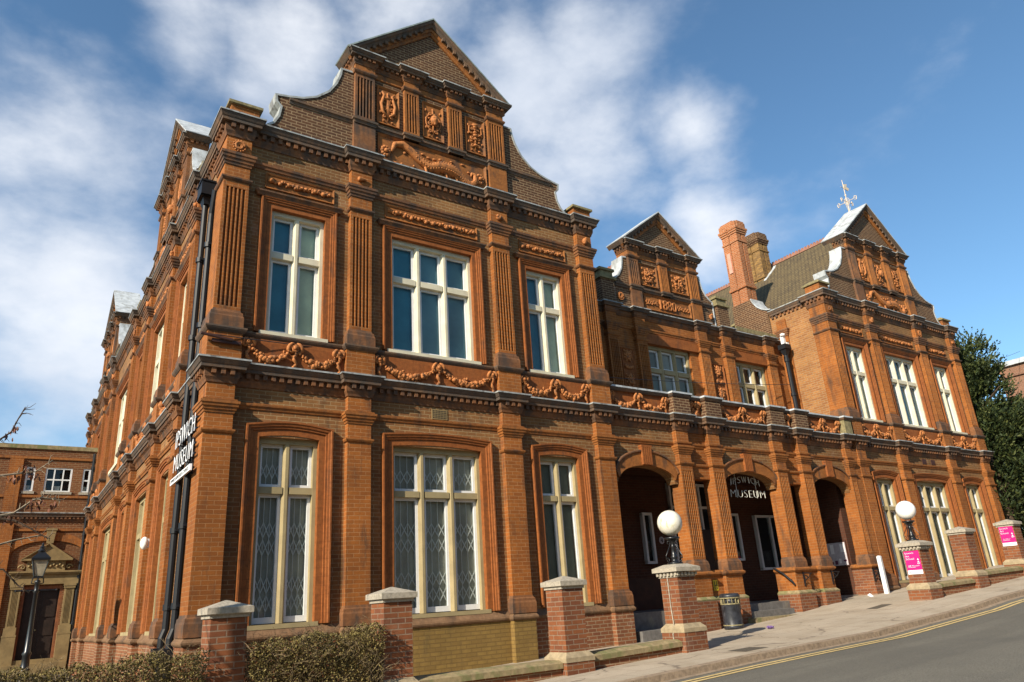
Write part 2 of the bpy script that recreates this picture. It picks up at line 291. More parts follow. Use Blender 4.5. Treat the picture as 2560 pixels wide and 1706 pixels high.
    def build(s, name, mat, parent=None, smooth=False, recalc=True, local=False):
        me = bpy.data.meshes.new(name); me.from_pydata(s.v, [], s.f)
        if recalc:
            bm = bmesh.new(); bm.from_mesh(me); bmesh.ops.recalc_face_normals(bm, faces=bm.faces); bm.to_mesh(me); bm.free()
        me.materials.append(MATS[mat])
        if smooth:
            me.polygons.foreach_set('use_smooth', [True] * len(me.polygons))
        o = bpy.data.objects.new(name, me); sc.collection.objects.link(o)
        if parent is not None:
            o.parent = parent
            if not local and parent.type == 'EMPTY': o.matrix_parent_inverse = Matrix.Translation(-Vector(parent.location))
        return o
def thing(name, label, cat, loc=(0, 0, 0), group=None):
    o = bpy.data.objects.new(name, None); sc.collection.objects.link(o); o.location = loc; o.empty_display_size = .2
    o['label'] = label; o['category'] = cat
    if group: o['group'] = group
    return o
def tag(o, label, cat, group=None, kind=None):
    o['label'] = label; o['category'] = cat
    if group: o['group'] = group
    if kind: o['kind'] = kind
    return o
def struct(o): o['kind'] = 'structure'; return o
def text_mesh(body, extrude=.012, spacing=1.0, off=-.012):
    cu = bpy.data.curves.new('lettering', 'FONT'); cu.body = body; cu.extrude = extrude; cu.offset = off; cu.space_character = spacing; cu.resolution_u = 3
    ob = bpy.data.objects.new('lettering', cu); sc.collection.objects.link(ob); bpy.context.view_layer.update()
    me = bpy.data.meshes.new_from_object(ob.evaluated_get(bpy.context.evaluated_depsgraph_get()))
    vs = [tuple(v.co) for v in me.vertices]; fs = [tuple(p.vertices) for p in me.polygons]
    bpy.data.objects.remove(ob); bpy.data.curves.remove(cu); bpy.data.meshes.remove(me)
    x0 = min(v[0] for v in vs); x1 = max(v[0] for v in vs); y0 = min(v[1] for v in vs); y1 = max(v[1] for v in vs)
    return [((v[0] - x0) / (x1 - x0), (v[1] - y0) / (y1 - y0), v[2]) for v in vs], fs
GX = [(-400, -9), (-60, -2.6), (-8, -.35), (2.5, .19), (7.75, .45), (10.5, .56), (14, .655), (18, .905), (19.3, 1.03), (22, 1.20), (25.2, 1.44), (40, 2.5), (90, 5.5), (400, 16)]
def gz(x):
    for (a, za), (b_, zb) in zip(GX, GX[1:]):
        if a <= x <= b_: return za + (zb - za) * (x - a) / (b_ - a)
    return GX[0][1] if x < GX[0][0] else GX[-1][1]
def sheet(name, xs, y0, y1, dz, mat, ny=1):
    m = MB(); ys = [y0 + (y1 - y0) * i / ny for i in range(ny + 1)]
    m.add([(x, y, gz(x) + dz) for x in xs for y in ys], [(i * (ny + 1) + j, (i + 1) * (ny + 1) + j, (i + 1) * (ny + 1) + j + 1, i * (ny + 1) + j + 1) for i in range(len(xs) - 1) for j in range(ny)])
    return m.build(name, mat)

# ------------------------------------------------------------------ ground, road, pavement
XS = sorted(set([x for x, _ in GX] + [-40, -25, -15, -4, 0, 5, 12, 16, 30, 33, 36, 55, 70, 120, 180]))
struct(sheet('ground', XS, -400, 600, -.16, 'ground', 1))
XR = [x for x in XS if -61 < x < 91]
struct(sheet('road', XR, -12.4, -4.42, -.09, 'asphalt', 1))
struct(sheet('pavement', XR, -4.28, 2.6, 0, 'pavement', 1))
m = MB()
for a, b_ in zip(XR, XR[1:]):
    n_ = max(1, int((b_ - a) / 1.0))
    for i in range(n_):
        x0 = a + (b_ - a) * i / n_ + .006; x1 = a + (b_ - a) * (i + 1) / n_ - .006
        if x0 < -8 or x1 > 60: continue
        z0, z1 = gz(x0), gz(x1)
        m.add([(x0, -4.435, z0 - .2), (x1, -4.435, z1 - .2), (x1, -4.415, z1 + .004), (x0, -4.415, z0 + .004), (x0, -4.27, z0 + .012), (x1, -4.27, z1 + .012), (x0, -4.27, z0 - .2), (x1, -4.27, z1 - .2)], [(0, 1, 2, 3), (3, 2, 5, 4), (4, 5, 7, 6), (0, 3, 4, 6), (1, 7, 5, 2), (0, 6, 7, 1)])
struct(m.build('kerb', 'kerb_stone'))
m = MB(); XL = [x * 1.0 for x in range(-6, 60)]
for y in (-4.80, -4.95):
    for a, b_ in zip(XL, XL[1:]):
        j = .004 * math.sin(a * 2.1); j2 = .004 * math.sin(b_ * 2.1)
        m.add([(a, y - .04 + j, gz(a) - .083), (b_, y - .04 + j2, gz(b_) - .083), (b_, y + .04 + j2, gz(b_) - .083), (a, y + .04 + j, gz(a) - .083)], [(0, 1, 2, 3)])
struct(m.build('road_marking', 'yellow_line'))
struct(sheet('channel', [x for x in XR if -8 <= x <= 60], -4.58, -4.42, -.086, 'kerb_stone'))
m = MB(); m.box(-20, 2.6, -1.9, 21, -.4, .18); struct(m.build('forecourt', 'soil'))

# ------------------------------------------------------------------ museum building
MUS = thing('museum_building', 'long two-storey red brick museum with Dutch gables, fluted pilasters and an arched porch', 'museum', (17, 4, .6))
ZC = 5.98                                            # top of the lower cornice
def bpath(u0, u1, breaks, vw=-.14, vp=0, pre=(), post=()):
    p = list(pre)
    if not pre: p.append((u0, vw))
    for a, b_ in breaks:
        if not (p and abs(p[-1][0] - a) < 1e-6 and abs(p[-1][1] - vp) < 1e-6): p += [(a, vw), (a, vp)]
        p += [(b_, vp), (b_, vw)]
    if not post: p.append((u1, vw))
    else: p = p[:-1] if post[0] == 'cut' else p; p += [q for q in post if q != 'cut']
    out = [p[0]]
    for q in p[1:]:
        if abs(q[0] - out[-1][0]) + abs(q[1] - out[-1][1]) > 1e-6: out.append(q)
    return out
def dentils(m, path, d0, d1, z0, z1, w, sp):
    # blocks along every run of the path, standing out between the offsets d0 and d1
    for (a, b_), (c, d) in zip(path, path[1:]):
        L = math.hypot(c - a, d - b_)
        if L < .1: continue
        dx, dy = (c - a) / L, (d - b_) / L; nx, ny = -dy, dx; k = max(1, round(L / sp)); st = L / k
        for i in range(k):
            t = (i + .5) * st; x, y = a + dx * t, b_ + dy * t
            p0 = (x - dx * w / 2 + nx * d0, y - dy * w / 2 + ny * d0); p1 = (x + dx * w / 2 + nx * d1, y + dy * w / 2 + ny * d1)
            m.box(min(p0[0], p1[0]), max(p0[0], p1[0]), min(p0[1], p1[1]), max(p0[1], p1[1]), z0, z1)
def cornice(T, path, z, h, proj, parent, dent=True, lead=True, mat='cornice_black', bed='terracotta_sooty'):
    k = h / .40
    m = MB(T); c0 = z - .16 * k
    m.sweep(path, [(0, c0), (proj * .72, c0), (proj * .74, z - .10 * k), (proj * .82, z - .09 * k), (proj * .97, z - .03 * k), (proj, z - .025 * k), (proj, z), (0, z + .02)])
    c = m.build('cornice', mat, parent)
    m = MB(T); m.sweep(path, [(0, z - h), (.02, z - h), (.03, z - h + .04 * k), (.055, z - h + .09 * k), (.06, z - h + .13 * k), (.065, c0), (0, c0)])
    if dent: dentils(m, path, .06, proj * .6, c0 - .10 * k, c0 - .004, .075 * (1 + (k - 1) * .5), .155 * (1 + (k - 1) * .6))
    m.build('dentil_course', bed, c)
    if lead:
        m = MB(T); m.sweep(path, [(.0, z + .022), (proj + .006, z + .004), (proj + .010, z - .012), (proj + .013, z - .012), (proj + .012, z + .02), (.0, z + .042)]); m.build('lead_flashing', 'lead_edge', c)
    return c
def wall(T, u0, u1, z0, z1, vf, th, holes, mat, parent, name='wall'):
    us = sorted(set([u0, u1] + [x for h in holes for x in h[:2]])); zs = sorted(set([z0, z1] + [x for h in holes for x in h[2:]])); m = MB(T)
    for a, b_ in zip(us, us[1:]):
        run = None
        for c, d in zip(zs, zs[1:]):
            hole = any(h[0] <= a + 1e-6 and h[1] >= b_ - 1e-6 and h[2] <= c + 1e-6 and h[3] >= d - 1e-6 for h in holes)
            if hole:
                if run: m.box(a, b_, vf - th, vf, *run); run = None
            else: run = (run[0], d) if run else (c, d)
        if run: m.box(a, b_, vf - th, vf, *run)
    return m.build(name, mat, parent)
def flutes(a, b_, v0, depth, n=5, margin=.06):
    w = b_ - a; g = (w - 2 * margin) / (n + (n - 1) * .45); gap = g * .45; p = [(a, v0 - depth), (a, v0)]
    for i in range(n):
        x = a + margin + i * (g + gap)
        for k in range(6): t = math.pi * k / 5; p.append((x + g / 2 - g / 2 * math.cos(t), v0 - .95 * g * math.sin(t)))
    return p + [(b_, v0), (b_, v0 - depth)]
def fluted_shaft(m, a, b_, v0, depth, z0, z1, n=5, cap=.10):
    m.prism(flutes(a, b_, v0, depth, n), z0 + cap, z1 - cap, 'uv'); m.box(a, b_, v0 - depth, v0, z0, z0 + cap); m.box(a, b_, v0 - depth, v0, z1 - cap, z1)
CAP = [(0, 0), (.018, .01), (.024, .05), (.042, .06), (.048, .105), (.068, .115), (.075, .16), (.09, .17), (.09, .215), (0, .23)]
def cap_profile(z, k=1.0, kd=1.0): return [(d * kd, z + h * k) for d, h in CAP]
def ppath(a, b_, v=0.0, ret=.14, lret=None): return [(a, v - (lret or ret)), (a, v), (b_, v), (b_, v - ret)]
def pilaster_low(T, c, w, parent, left=None, zb=1.40, fl=False, mat='brick_rubbed', v=0.0, rret=.14):
    a, b_ = c - w / 2, c + w / 2; L = left or .14
    m = MB(T)
    if fl: m.box(a, b_, v - .14 if not left else v - L, v - .05, 1.70, 5.58); fluted_shaft(m, a, b_, v, .05, 1.70, 4.68, 5, .14); m.box(a, b_, v - .05, v, 4.68, 5.58)
    else:
        m.box(a, b_, v - .14, v, 1.66, 5.58)
        if left: m.box(a, a + .20, v - L, v - .14, 1.66, 5.58)
    o = m.build('pilaster', mat, parent)
    P = ppath(a, b_, v, rret, L)
    m = MB(T); m.sweep(P, cap_profile(5.03)); m.sweep(P, [(0, 4.67), (.03, 4.69), (.045, 4.72), (.045, 4.745), (0, 4.76)]); m.build('capital', 'terracotta', o)
    m = MB(T); m.sweep(P, [(0, zb), (.055, zb), (.055, 1.60), (.045, 1.63), (.04, 1.68), (.012, 1.70), (.005, 1.74), (0, 1.74)]); m.build('base', 'terracotta_sooty', o)
    return o
def pilaster_up(T, c, w, parent, left=None, ornament=None, v=0.0, matp='brick_rubbed', right=None):
    a, b_ = c - w / 2, c + w / 2; L = left or .14; RR = right or .14
    m = MB(T); m.box(a, b_, v - .14, v - .06, 6.90, 10.70); fluted_shaft(m, a, b_, v, .06, 6.94, 9.68, 5, .12); m.box(a, b_, v - .05, v, 9.68, 10.70)
    if left: m.box(a, a + .2, v - L, v - .14, 6.9, 10.7)
    if right: m.box(b_ - .2, b_, v - RR, v - .14, 6.9, 10.7)
    o = m.build('pilaster', matp, parent); P = ppath(a, b_, v, RR, L)
    m = MB(T); m.sweep(P, cap_profile(10.04, 1.25, 1.1)); m.sweep(P, [(0, 9.69), (.03, 9.71), (.05, 9.74), (.05, 9.77), (0, 9.79)]); m.build('capital', 'terracotta_sooty', o)
    m = MB(T); m.sweep(P, [(0, 6.64), (.06, 6.64), (.06, 6.84), (.045, 6.87), (.04, 6.93), (.01, 6.95), (0, 6.99)]); m.build('base', 'terracotta_sooty', o)
    m = MB(T); PP = ppath(a - .06, b_ + .06, v + .04, RR + .06, L + .02); m.sweep(PP, [(-.3, 5.94), (0, 5.94), (0, 6.60), (-.3, 6.60)])
    m.build('pedestal', 'brick_rubbed', o)
    if ornament is not None:
        m = MB(T); shell(m, c, v + .012, 10.50, ornament); m.build('shell_carving', 'terracotta_relief', o, True)
    return o
def shell(m, u, v, z, kind):
    if kind == 0:                                     # ammonite coil
        pts = []; rr = []
        for i in range(34): t = i * .42; r = .105 * math.exp(-.10 * t) ; pts.append((u + r * math.cos(t), v + .012, z + r * math.sin(t))); rr.append(.040 * math.exp(-.075 * t))
        m.tube(pts, rr, 6)
        for i in range(14): t = i * .45; m.ball((u + .12 * math.cos(t), v + .02, z + .12 * math.sin(t)), .022)
    elif kind == 1:                                   # lying cone shell
        for i in range(7): m.ball((u - .07 + i * .03, v + .02, z + .004 * i), .072 - i * .0088, (.6, .8, 1))
    elif kind == 2:
        m.ball((u, v + .01, z), .10, (1.05, .7, .85)); m.ball((u - .06, v + .03, z + .03), .05)
    else:
        m.ball((u, v + .01, z), .10, (.85, .8, 1.05)); m.ball((u + .02, v + .05, z + .07), .04); m.ball((u - .03, v + .04, z - .07), .04)
def swag(m, u0, u1, v, zt, zb, rng):
    # fruit garlands with bows between u0 and u1
    w = u1 - u0; n_ = 2 if w > .75 else 1; seg = w / n_
    def bow(u, z, s=1.0):
        for k in (-1, 1):
            pts = [(u + k * s * (.02 + .085 * math.sin(t * math.pi)), v + .05 + .02 * math.sin(t * 2 * math.pi), z + s * .075 * math.cos(t * math.pi + .3) + .02) for t in [i / 7 for i in range(8)]]
            m.tube(pts, [.016, .030, .036, .040, .040, .036, .030, .016], 5)
        m.ball((u, v + .07, z + .01), .045 * s); pts = []
        for i in range(9): t = 2 * math.pi * i / 8; pts.append((u + .05 * s * math.cos(t), v + .065, z + .05 * s * math.sin(t)))
        m.tube(pts, .017 * s, 5)
    def tail(u, z, L):
        pts = [(u + .03 * math.sin(i * 1.15), v + .03 + .012 * math.cos(i * 1.3), z - L * i / 9) for i in range(10)]
        m.tube(pts, [.034, .042, .032, .042, .034, .04, .032, .03, .038, .014], 5); m.ball(pts[-1], .036)
    for i in range(n_ + 1):
        u = u0 + seg * i + (.06 if i == 0 else -.06 if i == n_ else 0); bow(u, zt - .09, 1.25 if 0 < i < n_ else 1.0); tail(u, zt - .14, (zt - zb) * (.62 if i not in (0, n_) else .72))
    for i in range(n_):
        a = u0 + seg * i + .09; b_ = u0 + seg * (i + 1) - .09; k = max(9, int((b_ - a) / .042))
        for j in range(k):
            t = (j + .5) / k; sag = 4 * t * (1 - t); fat = .62 + .66 * sag
            for q in range(3 if sag > .45 else 2):
                r = rng.uniform(.024, .048) * fat
                m.ball((a + (b_ - a) * t + rng.uniform(-.02, .02), v + .03 + rng.uniform(0, .05) * fat, zt - .13 - sag * (zt - zb) * .46 + rng.uniform(-.045, .035) * fat), r, (1, rng.uniform(.8, 1.1), rng.uniform(.8, 1.2)))
        for t in [(j_ + .5) / (k * .8) for j_ in range(int(k * .8))]:
            sag = 4 * t * (1 - t); d_ = rng.uniform(-1, 1); m.ball((a + (b_ - a) * t, v + .015 + rng.uniform(0, .03), zt - .13 - sag * (zt - zb) * .46 + d_ * .075 * (.6 + sag)), .05, (rng.uniform(.35, .9), .35, rng.uniform(.5, 1.1)))
def festoon(m, u0, u1, v, z, rng, amp=.02):
    k = int((u1 - u0) / .045)
    for j in range(k):
        t = (j + .5) / k; big = 1.0 if j % 4 else 1.5
        for q in range(2): m.ball((u0 + (u1 - u0) * t, v + rng.uniform(0, .03), z + rng.uniform(-.03, .03) + amp * math.sin(j * 1.5)), rng.uniform(.028, .044) * big)
    for u, s_ in ((u0, 1), (u1, -1)):
        pts = [(u + s_ * (.06 - .055 * math.exp(-.2 * i) * math.cos(i * .7)), v + .02, z + .055 * math.exp(-.16 * i) * math.sin(i * .7)) for i in range(12)]
        m.tube(pts, .016, 5)
def scrollwork(m, u, v, z, w, h, rng, kind):
    # symmetrical relief: stem, paired scrolls, leaves, with a centre motif
    m.tube([(u, v, z - h * .46), (u, v + .03, z), (u, v, z + h * .44)], .022, 6)
    for s_ in (-1, 1):
        for zz, r, turn in ((-.34, .15, 1), (-.05, .17, -1), (.22, .14, 1)):
            pts = []
            for i in range(15):
                t = i * .42; rr = r * w * math.exp(-.13 * i); pts.append((u + s_ * (r * w * .95 + .02 + rr * math.cos(t) * -1), v + .018, z + zz * h + turn * rr * math.sin(t) * 1.1))
            m.tube(pts, [.026 - .001 * i for i in range(15)], 5)
            m.ball((u + s_ * r * w * 1.0, v + .02, z + zz * h), .028)
            m.ball((u + s_ * w * .40, v + .015, z + (zz + .12) * h), .05, (.5, .5, 1)); m.ball((u + s_ * w * .22, v + .02, z + (zz - .13) * h), .045, (1, .5, .6))
    if kind == 'lyre':
        for s_ in (-1, 1):
            m.tube([(u + s_ * x * w, v + .035, z + y * h) for x, y in ((.08, -.30), (.30, -.20), (.36, .02), (.26, .22), (.20, .34), (.34, .42))], [.03, .04, .04, .034, .03, .022], 6)
        m.tube([(u - .24 * w, v + .035, z + .26 * h), (u + .24 * w, v + .035, z + .26 * h)], .024, 6)
        for k in (-2, -1, 0, 1, 2): m.tube([(u + k * .05 * w, v + .03, z + .26 * h), (u + k * .035 * w, v + .03, z - .25 * h)], .007, 4)
    elif kind == 'head':
        m.ball((u, v + .07, z + .02), .115, (.82, .85, 1.2), True); m.ball((u, v + .155, z + .0), .03, (.55, .9, 1.1)); m.ball((u, v + .13, z - .085), .045, (.9, .6, .5)); m.ball((u, v + .12, z - .12), .05, (.8, .7, .6))
        for s_ in (-1, 1): m.ball((u + s_ * .04, v + .15, z + .045), .022, (1.2, .6, .5)); m.ball((u + s_ * .1, v + .05, z + .0), .03, (.5, .8, 1.3))
        pts = [(u + .20 * math.cos(t), v + .02, z - .02 + .24 * math.sin(t)) for t in [i * math.pi / 10 for i in range(21)]]; m.tube(pts, .018, 5)
    elif kind == 'vase':
        for zz, r in ((.36, .15), (.30, .10), (.22, .07), (.12, .10), (.02, .13), (-.1, .10), (-.2, .05), (-.3, .10)): m.ball((u, v + .03, z + zz * h), r * w * 1.5, (1, .6, .5))
        for s_ in (-1, 1): m.tube([(u + s_ * x * w, v + .03, z + y * h) for x, y in ((.15, .34), (.36, .30), (.38, .12), (.16, .02))], .02, 5)
    else:
        for i in range(26): t = rng.random() * 6.28; r = math.sqrt(rng.random()); m.ball((u + .3 * w * r * math.cos(t), v + .03 + .03 * (1 - r), z + .36 * h * r * math.sin(t)), rng.uniform(.03, .055), (1, .8, rng.uniform(.7, 1.4)))
def beast(m, u0, u1, v, z, h):
    # sinuous scaled creature lying along the frieze, rosettes at both ends
    L = u1 - u0; pts = []; rr = []
    prof = [(.10, .05, .02), (.13, .30, .045), (.20, .36, .06), (.28, .22, .065), (.36, .02, .06), (.45, -.10, .075), (.55, .02, .10), (.64, .02, .11), (.72, -.06, .085), (.79, -.22, .065), (.85, -.28, .055), (.905, -.12, .045), (.90, .10, .035), (.87, .12, .022), (.86, -.02, .012)]
    for t, y, r in prof: pts.append((u0 + L * t, v + .03, z + h * y)); rr.append(r * h * 1.6)
    P = []; Rr = []
    for i in range(len(pts) - 1):
        for k in range(4): f = k / 4; P.append(tuple(pts[i][q] * (1 - f) + pts[i + 1][q] * f for q in range(3))); Rr.append(rr[i] * (1 - f) + rr[i + 1] * f)
    m.tube(P, Rr, 8)
    for i in range(26): m.ball((u0 + L * (.14 + .028 * i), v + .012, z + h * (.33 if i % 2 else -.36) * (.7 + .3 * math.sin(i * 1.7))), .05, (rng.uniform(.6, 1.4), .4, rng.uniform(.5, 1)))
    for i in range(14, 44):
        p = P[i]; r = Rr[i]
        for k in (-.6, -.2, .2, .6): m.ball((p[0], p[1] + r * .75, p[2] + r * k), .024, (1, .8, 1))
    for t, y in ((.40, -.3), (.60, -.36), (.70, -.38)): m.tube([(u0 + L * t, v + .04, z + h * (y + .28)), (u0 + L * (t + .02), v + .05, z + h * y), (u0 + L * (t - .03), v + .03, z + h * (y - .04))], .035, 6)
    for u in (u0 + L * .05, u0 + L * .955):
        for i in range(10): t = i * .628; m.ball((u + .09 * math.cos(t), v + .015, z + .02 + .11 * math.sin(t)), .05)
        m.ball((u, v + .05, z + .02), .06)
def window(T, uc, w, z0, z1, n, zt, vw, parent, style, blinds, grille=None):
    a, b_ = uc - w / 2, uc + w / 2; jw = .075; mw = .125; hh = .10; tl, th = zt; vf = vw - .09; smat = 'stone_white' if style == 'up' else 'stone_cream'
    m = MB(T); m.box(a, a + jw, vf - .16, vf, z0, z1); m.box(b_ - jw, b_, vf - .16, vf, z0, z1); m.box(a + jw, b_ - jw, vf - .16, vf, z1 - hh, z1)
    iw = (w - 2 * jw - (n - 1) * mw) / n; lights = []
    for i in range(n):
        x0 = a + jw + i * (iw + mw); lights.append((x0, x0 + iw))
        if i < n - 1: m.prism([(x0 + iw, vf - .16), (x0 + iw, vf - .05), (x0 + iw + .035, vf), (x0 + iw + mw - .035, vf), (x0 + iw + mw, vf - .05), (x0 + iw + mw, vf - .16)], z0 + .02, z1 - hh, 'uv')
        m.prism([(vf - .16, tl), (vf - .02, tl), (vf + .006, tl + .03), (vf + .006, th - .03), (vf - .05, th), (vf - .16, th)], 0, 1, 'uv') if False else m.box(x0, x0 + iw, vf - .16, vf - .008, tl, th)
    win = m.build('window', smat, parent)
    m = MB(T); g = MB(T); bl = []; gr = MB(T); sw = .055
    for i, (x0, x1) in enumerate(lights):
        for (c, d, bot) in ((z0 + .03, tl, .10), (th, z1 - hh, .06)):
            v0, v1 = vf - .15, vf - .095
            m.box(x0, x0 + sw, v0, v1, c, d); m.box(x1 - sw, x1, v0, v1, c, d); m.box(x0 + sw, x1 - sw, v0, v1, c, c + bot); m.box(x0 + sw, x1 - sw, v0, v1, d - sw, d)
            g.add([(x0 + sw, vf - .125, c + bot), (x1 - sw, vf - .125, c + bot), (x1 - sw, vf - .125, d - sw), (x0 + sw, vf - .125, d - sw)], [(0, 1, 2, 3)])
            q = MB(T); q.box(x0 - .055, x1 + .055, vf - .205, vf - .19, c - .02, d + .02); q.build('blind', blinds[i % len(blinds)], win)
            if grille and grille[i % len(grille)]:
                k = 3; cw = (x1 - x0 - .1) / k; vg = vf - .158
                for j in range(k + 1): gr.box(x0 + .05 + j * cw - .006, x0 + .05 + j * cw + .006, vg - .012, vg, c, d)
                rows = [c + .32, c + .62, c + 1.25, c + 1.55] if d - c > 1.2 else [c + .30]
                if d - c > 1.9: rows += []
                for zr in rows:
                    for j in range(k):
                        for s_ in (0, 1):
                            p0 = (x0 + .05 + (j + s_) * cw, zr - .13); p1 = (x0 + .05 + (j + 1 - s_) * cw, zr + .13); dx, dz = p1[0] - p0[0], p1[1] - p0[1]; L = math.hypot(dx, dz); ex, ez = -dz / L * .008, dx / L * .008
                            gr.prism([(p0[0] + ex, p0[1] + ez), (p0[0] - ex, p0[1] - ez), (p1[0] - ex, p1[1] - ez), (p1[0] + ex, p1[1] + ez)], vg + .002, vg + .010 + .001 * s_)
    m.build('sash', 'white_paint', win); g.build('pane', 'glass', win, recalc=False)
    if gr.v: gr.build('security_grille', 'grille_grey', win)
    m = MB(T)
    if style == 'up': m.box(a - .12, b_ + .10, vf - .16, vw + .045, z0 - .09, z0 + .02)
    else: m.box(a - .06, b_ + .06, vf - .16, vw + .02, z0 - .06, z0 + .015)
    m.build('sill', smat, win)
    m = MB(T); m.box(a - .1, b_ + .1, vf - .95, vf - .31, z0 - .1, z0 - .02); m.box(a - .1, b_ + .1, vf - .95, vf - .31, z1 + .02, z1 + .1); m.box(a - .1, b_ + .1, vf - .95, vf - .90, z0, z1); m.build('dark_room', 'dark_room', win) if False else None
    return win
def architrave(T, win, uc, w, z0, z1, vw, style):
    m = MB(T); a, b_ = uc - w / 2, uc + w / 2
    if style == 'low':
        path = [(a, z0), (a, z1)] + [(a + w * t, z1 + .05 * 4 * t * (1 - t)) for t in (.2, .4, .5, .6, .8)] + [(b_, z1), (b_, z0)]
        prof = [(-.006, vw - .25), (-.006, vw + .015), (.11, vw + .015), (.115, vw + .04), (.155, vw + .04), (.16, vw + .062), (.20, vw + .07), (.21, vw + .085), (.24, vw + .085), (.245, vw - .02)]
    else:
        path = [(a, z0 - .02), (a, z1), (b_, z1), (b_, z0 - .02)]
        prof = [(-.006, vw - .25), (-.006, vw + .015), (.10, vw + .015), (.105, vw + .04), (.145, vw + .04), (.15, vw + .062), (.185, vw + .062), (.19, vw + .08), (.22, vw + .08), (.225, vw - .02)]
    m.sweep(path, prof, 'uz'); m.build('architrave', 'terracotta_clean', win)
    if style == 'up':
        m = MB(T); m.sweep([(a - .225, vw - .02), (a - .225, vw + .0), (b_ + .225, vw + .0), (b_ + .225, vw - .02)], [(0, z1 + .205), (.085, z1 + .205), (.10, z1 + .24), (.13, z1 + .28), (.13, z1 + .31), (0, z1 + .33)]); m.build('hood_moulding', 'terracotta_sooty', win)
rng = random.Random(5)
TEAL = ('blind_teal', 'blind_slate', 'blind_green')
def bays(c, hw): return [(a + hw, b_ - hw) for a, b_ in zip(c, c[1:])]
def gable(T, c, parent, G, deep, motifs, date=None, leadmat='lead'):
    v = G['v']; z0, zs, ze, zp, za = G['z0'], G['zs'], G['ze'], G['zp'], G['za']; o = G['o']; P = G['pil']
    # silhouette wall of dark brick
    left = [(-x, z) for x, z in G['scroll']]; right = [(x, z) for x, z in reversed(G['scroll'])]
    poly = [(c + x, z) for x, z in left] + [(c - o, zp - .02), (c + o, zp - .02)] + [(c + x, z) for x, z in right]
    m = MB(T); m.prism(poly, v - .42, v); g = m.build('gable', 'brick_gable', parent)
    m = MB(T)
    for sgn, lst in ((-1, left), (1, [(x, z) for x, z in reversed(right)])):
        pth = [(c + x, z) for x, z in lst] if sgn < 0 else [(c + x, z) for x, z in reversed(lst)]
        m = MB(T); m.sweep(pth, [(-.02, v - .46), (.028, v - .46), (.028, v + .022), (-.018, v + .022), (-.02, v - .46)], 'uz'); m.build('coping', 'lead_edge' if leadmat == 'lead_green' else leadmat, g)
    # shelf, blocks, pilasters
    br = [(c + x - w / 2, c + x + w / 2) for x, w in P]
    m = MB(T)
    sh = bpath(c - G['sx'], c + G['sx'], br, v, v + .09); m.sweep(sh, [(0, zs - .10), (.02, zs - .10), (.035, zs - .04), (.06, zs - .03), (.065, zs + .02), (0, zs + .05)]); m.build('shelf_moulding', 'cornice_black', g)
    for i, (x, w) in enumerate(P):
        m = MB(T); a, b_ = c + x - w / 2, c + x + w / 2
        m.box(a, b_, v, v + .05, zs, ze); fluted_shaft(m, a, b_, v + .09, .04, zs + .02, ze - .02, 5 if w > .42 else 4, .09)
        if i in (0, len(P) - 1): m.box(a - .02, b_ + .02, v, v + .085, z0, zs - .1)
        q = m.build('pilaster', 'terracotta' if i else 'terracotta_sooty', g)
        m = MB(T); m.sweep(ppath(a, b_, v + .09, .09), [(0, ze - .03), (.03, ze - .01), (.05, ze + .03), (.05, ze + .06), (0, ze + .08)]); m.build('capital', 'terracotta_sooty', q)
    # entablature
    pre = [(br[0][0], v - .42), (br[0][0], v + .09)]; post = ['cut', (br[-1][1], v - .42)]
    pth = bpath(0, 0, br, v, v + .09, pre, post)
    m = MB(T); m.sweep(pth, [(-.3, ze + .06), (.006, ze + .06), (.006, zp - .2), (-.3, zp - .2)]); m.sweep(bpath(br[0][0], br[-1][1], br, v, v + .09), [(0, ze + .03), (.03, ze + .05), (.03, ze + .085), (0, ze + .10)]); m.build('frieze', 'terracotta', g)
    cornice(T, pth, zp, .30, .19, g, True, True)
    # pediment
    ex = br[-1][1] + .19 - c; sl = (za - zp) / (ex + .05)
    m = MB(T); m.prism([(c - ex, zp), (c, zp + sl * ex), (c + ex, zp)], v - .40, v + .0); m.build('tympanum', 'brick_gable', g)
    rp = [(c - ex - .05, zp + .01), (c, za), (c + ex + .05, zp + .01)]
    m = MB(T); m.sweep(rp, [(-.30, v - .02), (-.30, v + .04), (-.23, v + .05), (-.22, v + .08), (-.15, v + .09), (-.145, v - .02)], 'uz'); m.build('raking_moulding', 'terracotta', g)
    m = MB(T); m.sweep(rp, [(-.15, v - .02), (-.15, v + .12), (-.09, v + .15), (-.07, v + .19), (-.02, v + .205), (0, v + .205), (0, v - deep), (-.15, v - deep), (-.15, v - .02)], 'uz')
    # small blocks under the rake
    L = math.hypot(ex, za - zp); k = int(L / .2)
    for sgn in (-1, 1):
        for i in range(2, k - 1):
            t = i / k; x = c + sgn * ex * (1 - t); z = zp + (za - zp) * t - .235; m.box(x - .04, x + .04, v + .06, v + .15, z, z + .085)
    m.build('raking_cornice', 'cornice_black', g)
    m = MB(T); m.sweep(rp, [(.004, v - deep - .02), (.03, v - deep - .02), (.022, v + .225), (-.010, v + .225), (-.010, v + .212), (.004, v + .212), (.004, v - deep - .02)], 'uz'); m.build('lead_capping', leadmat, g)
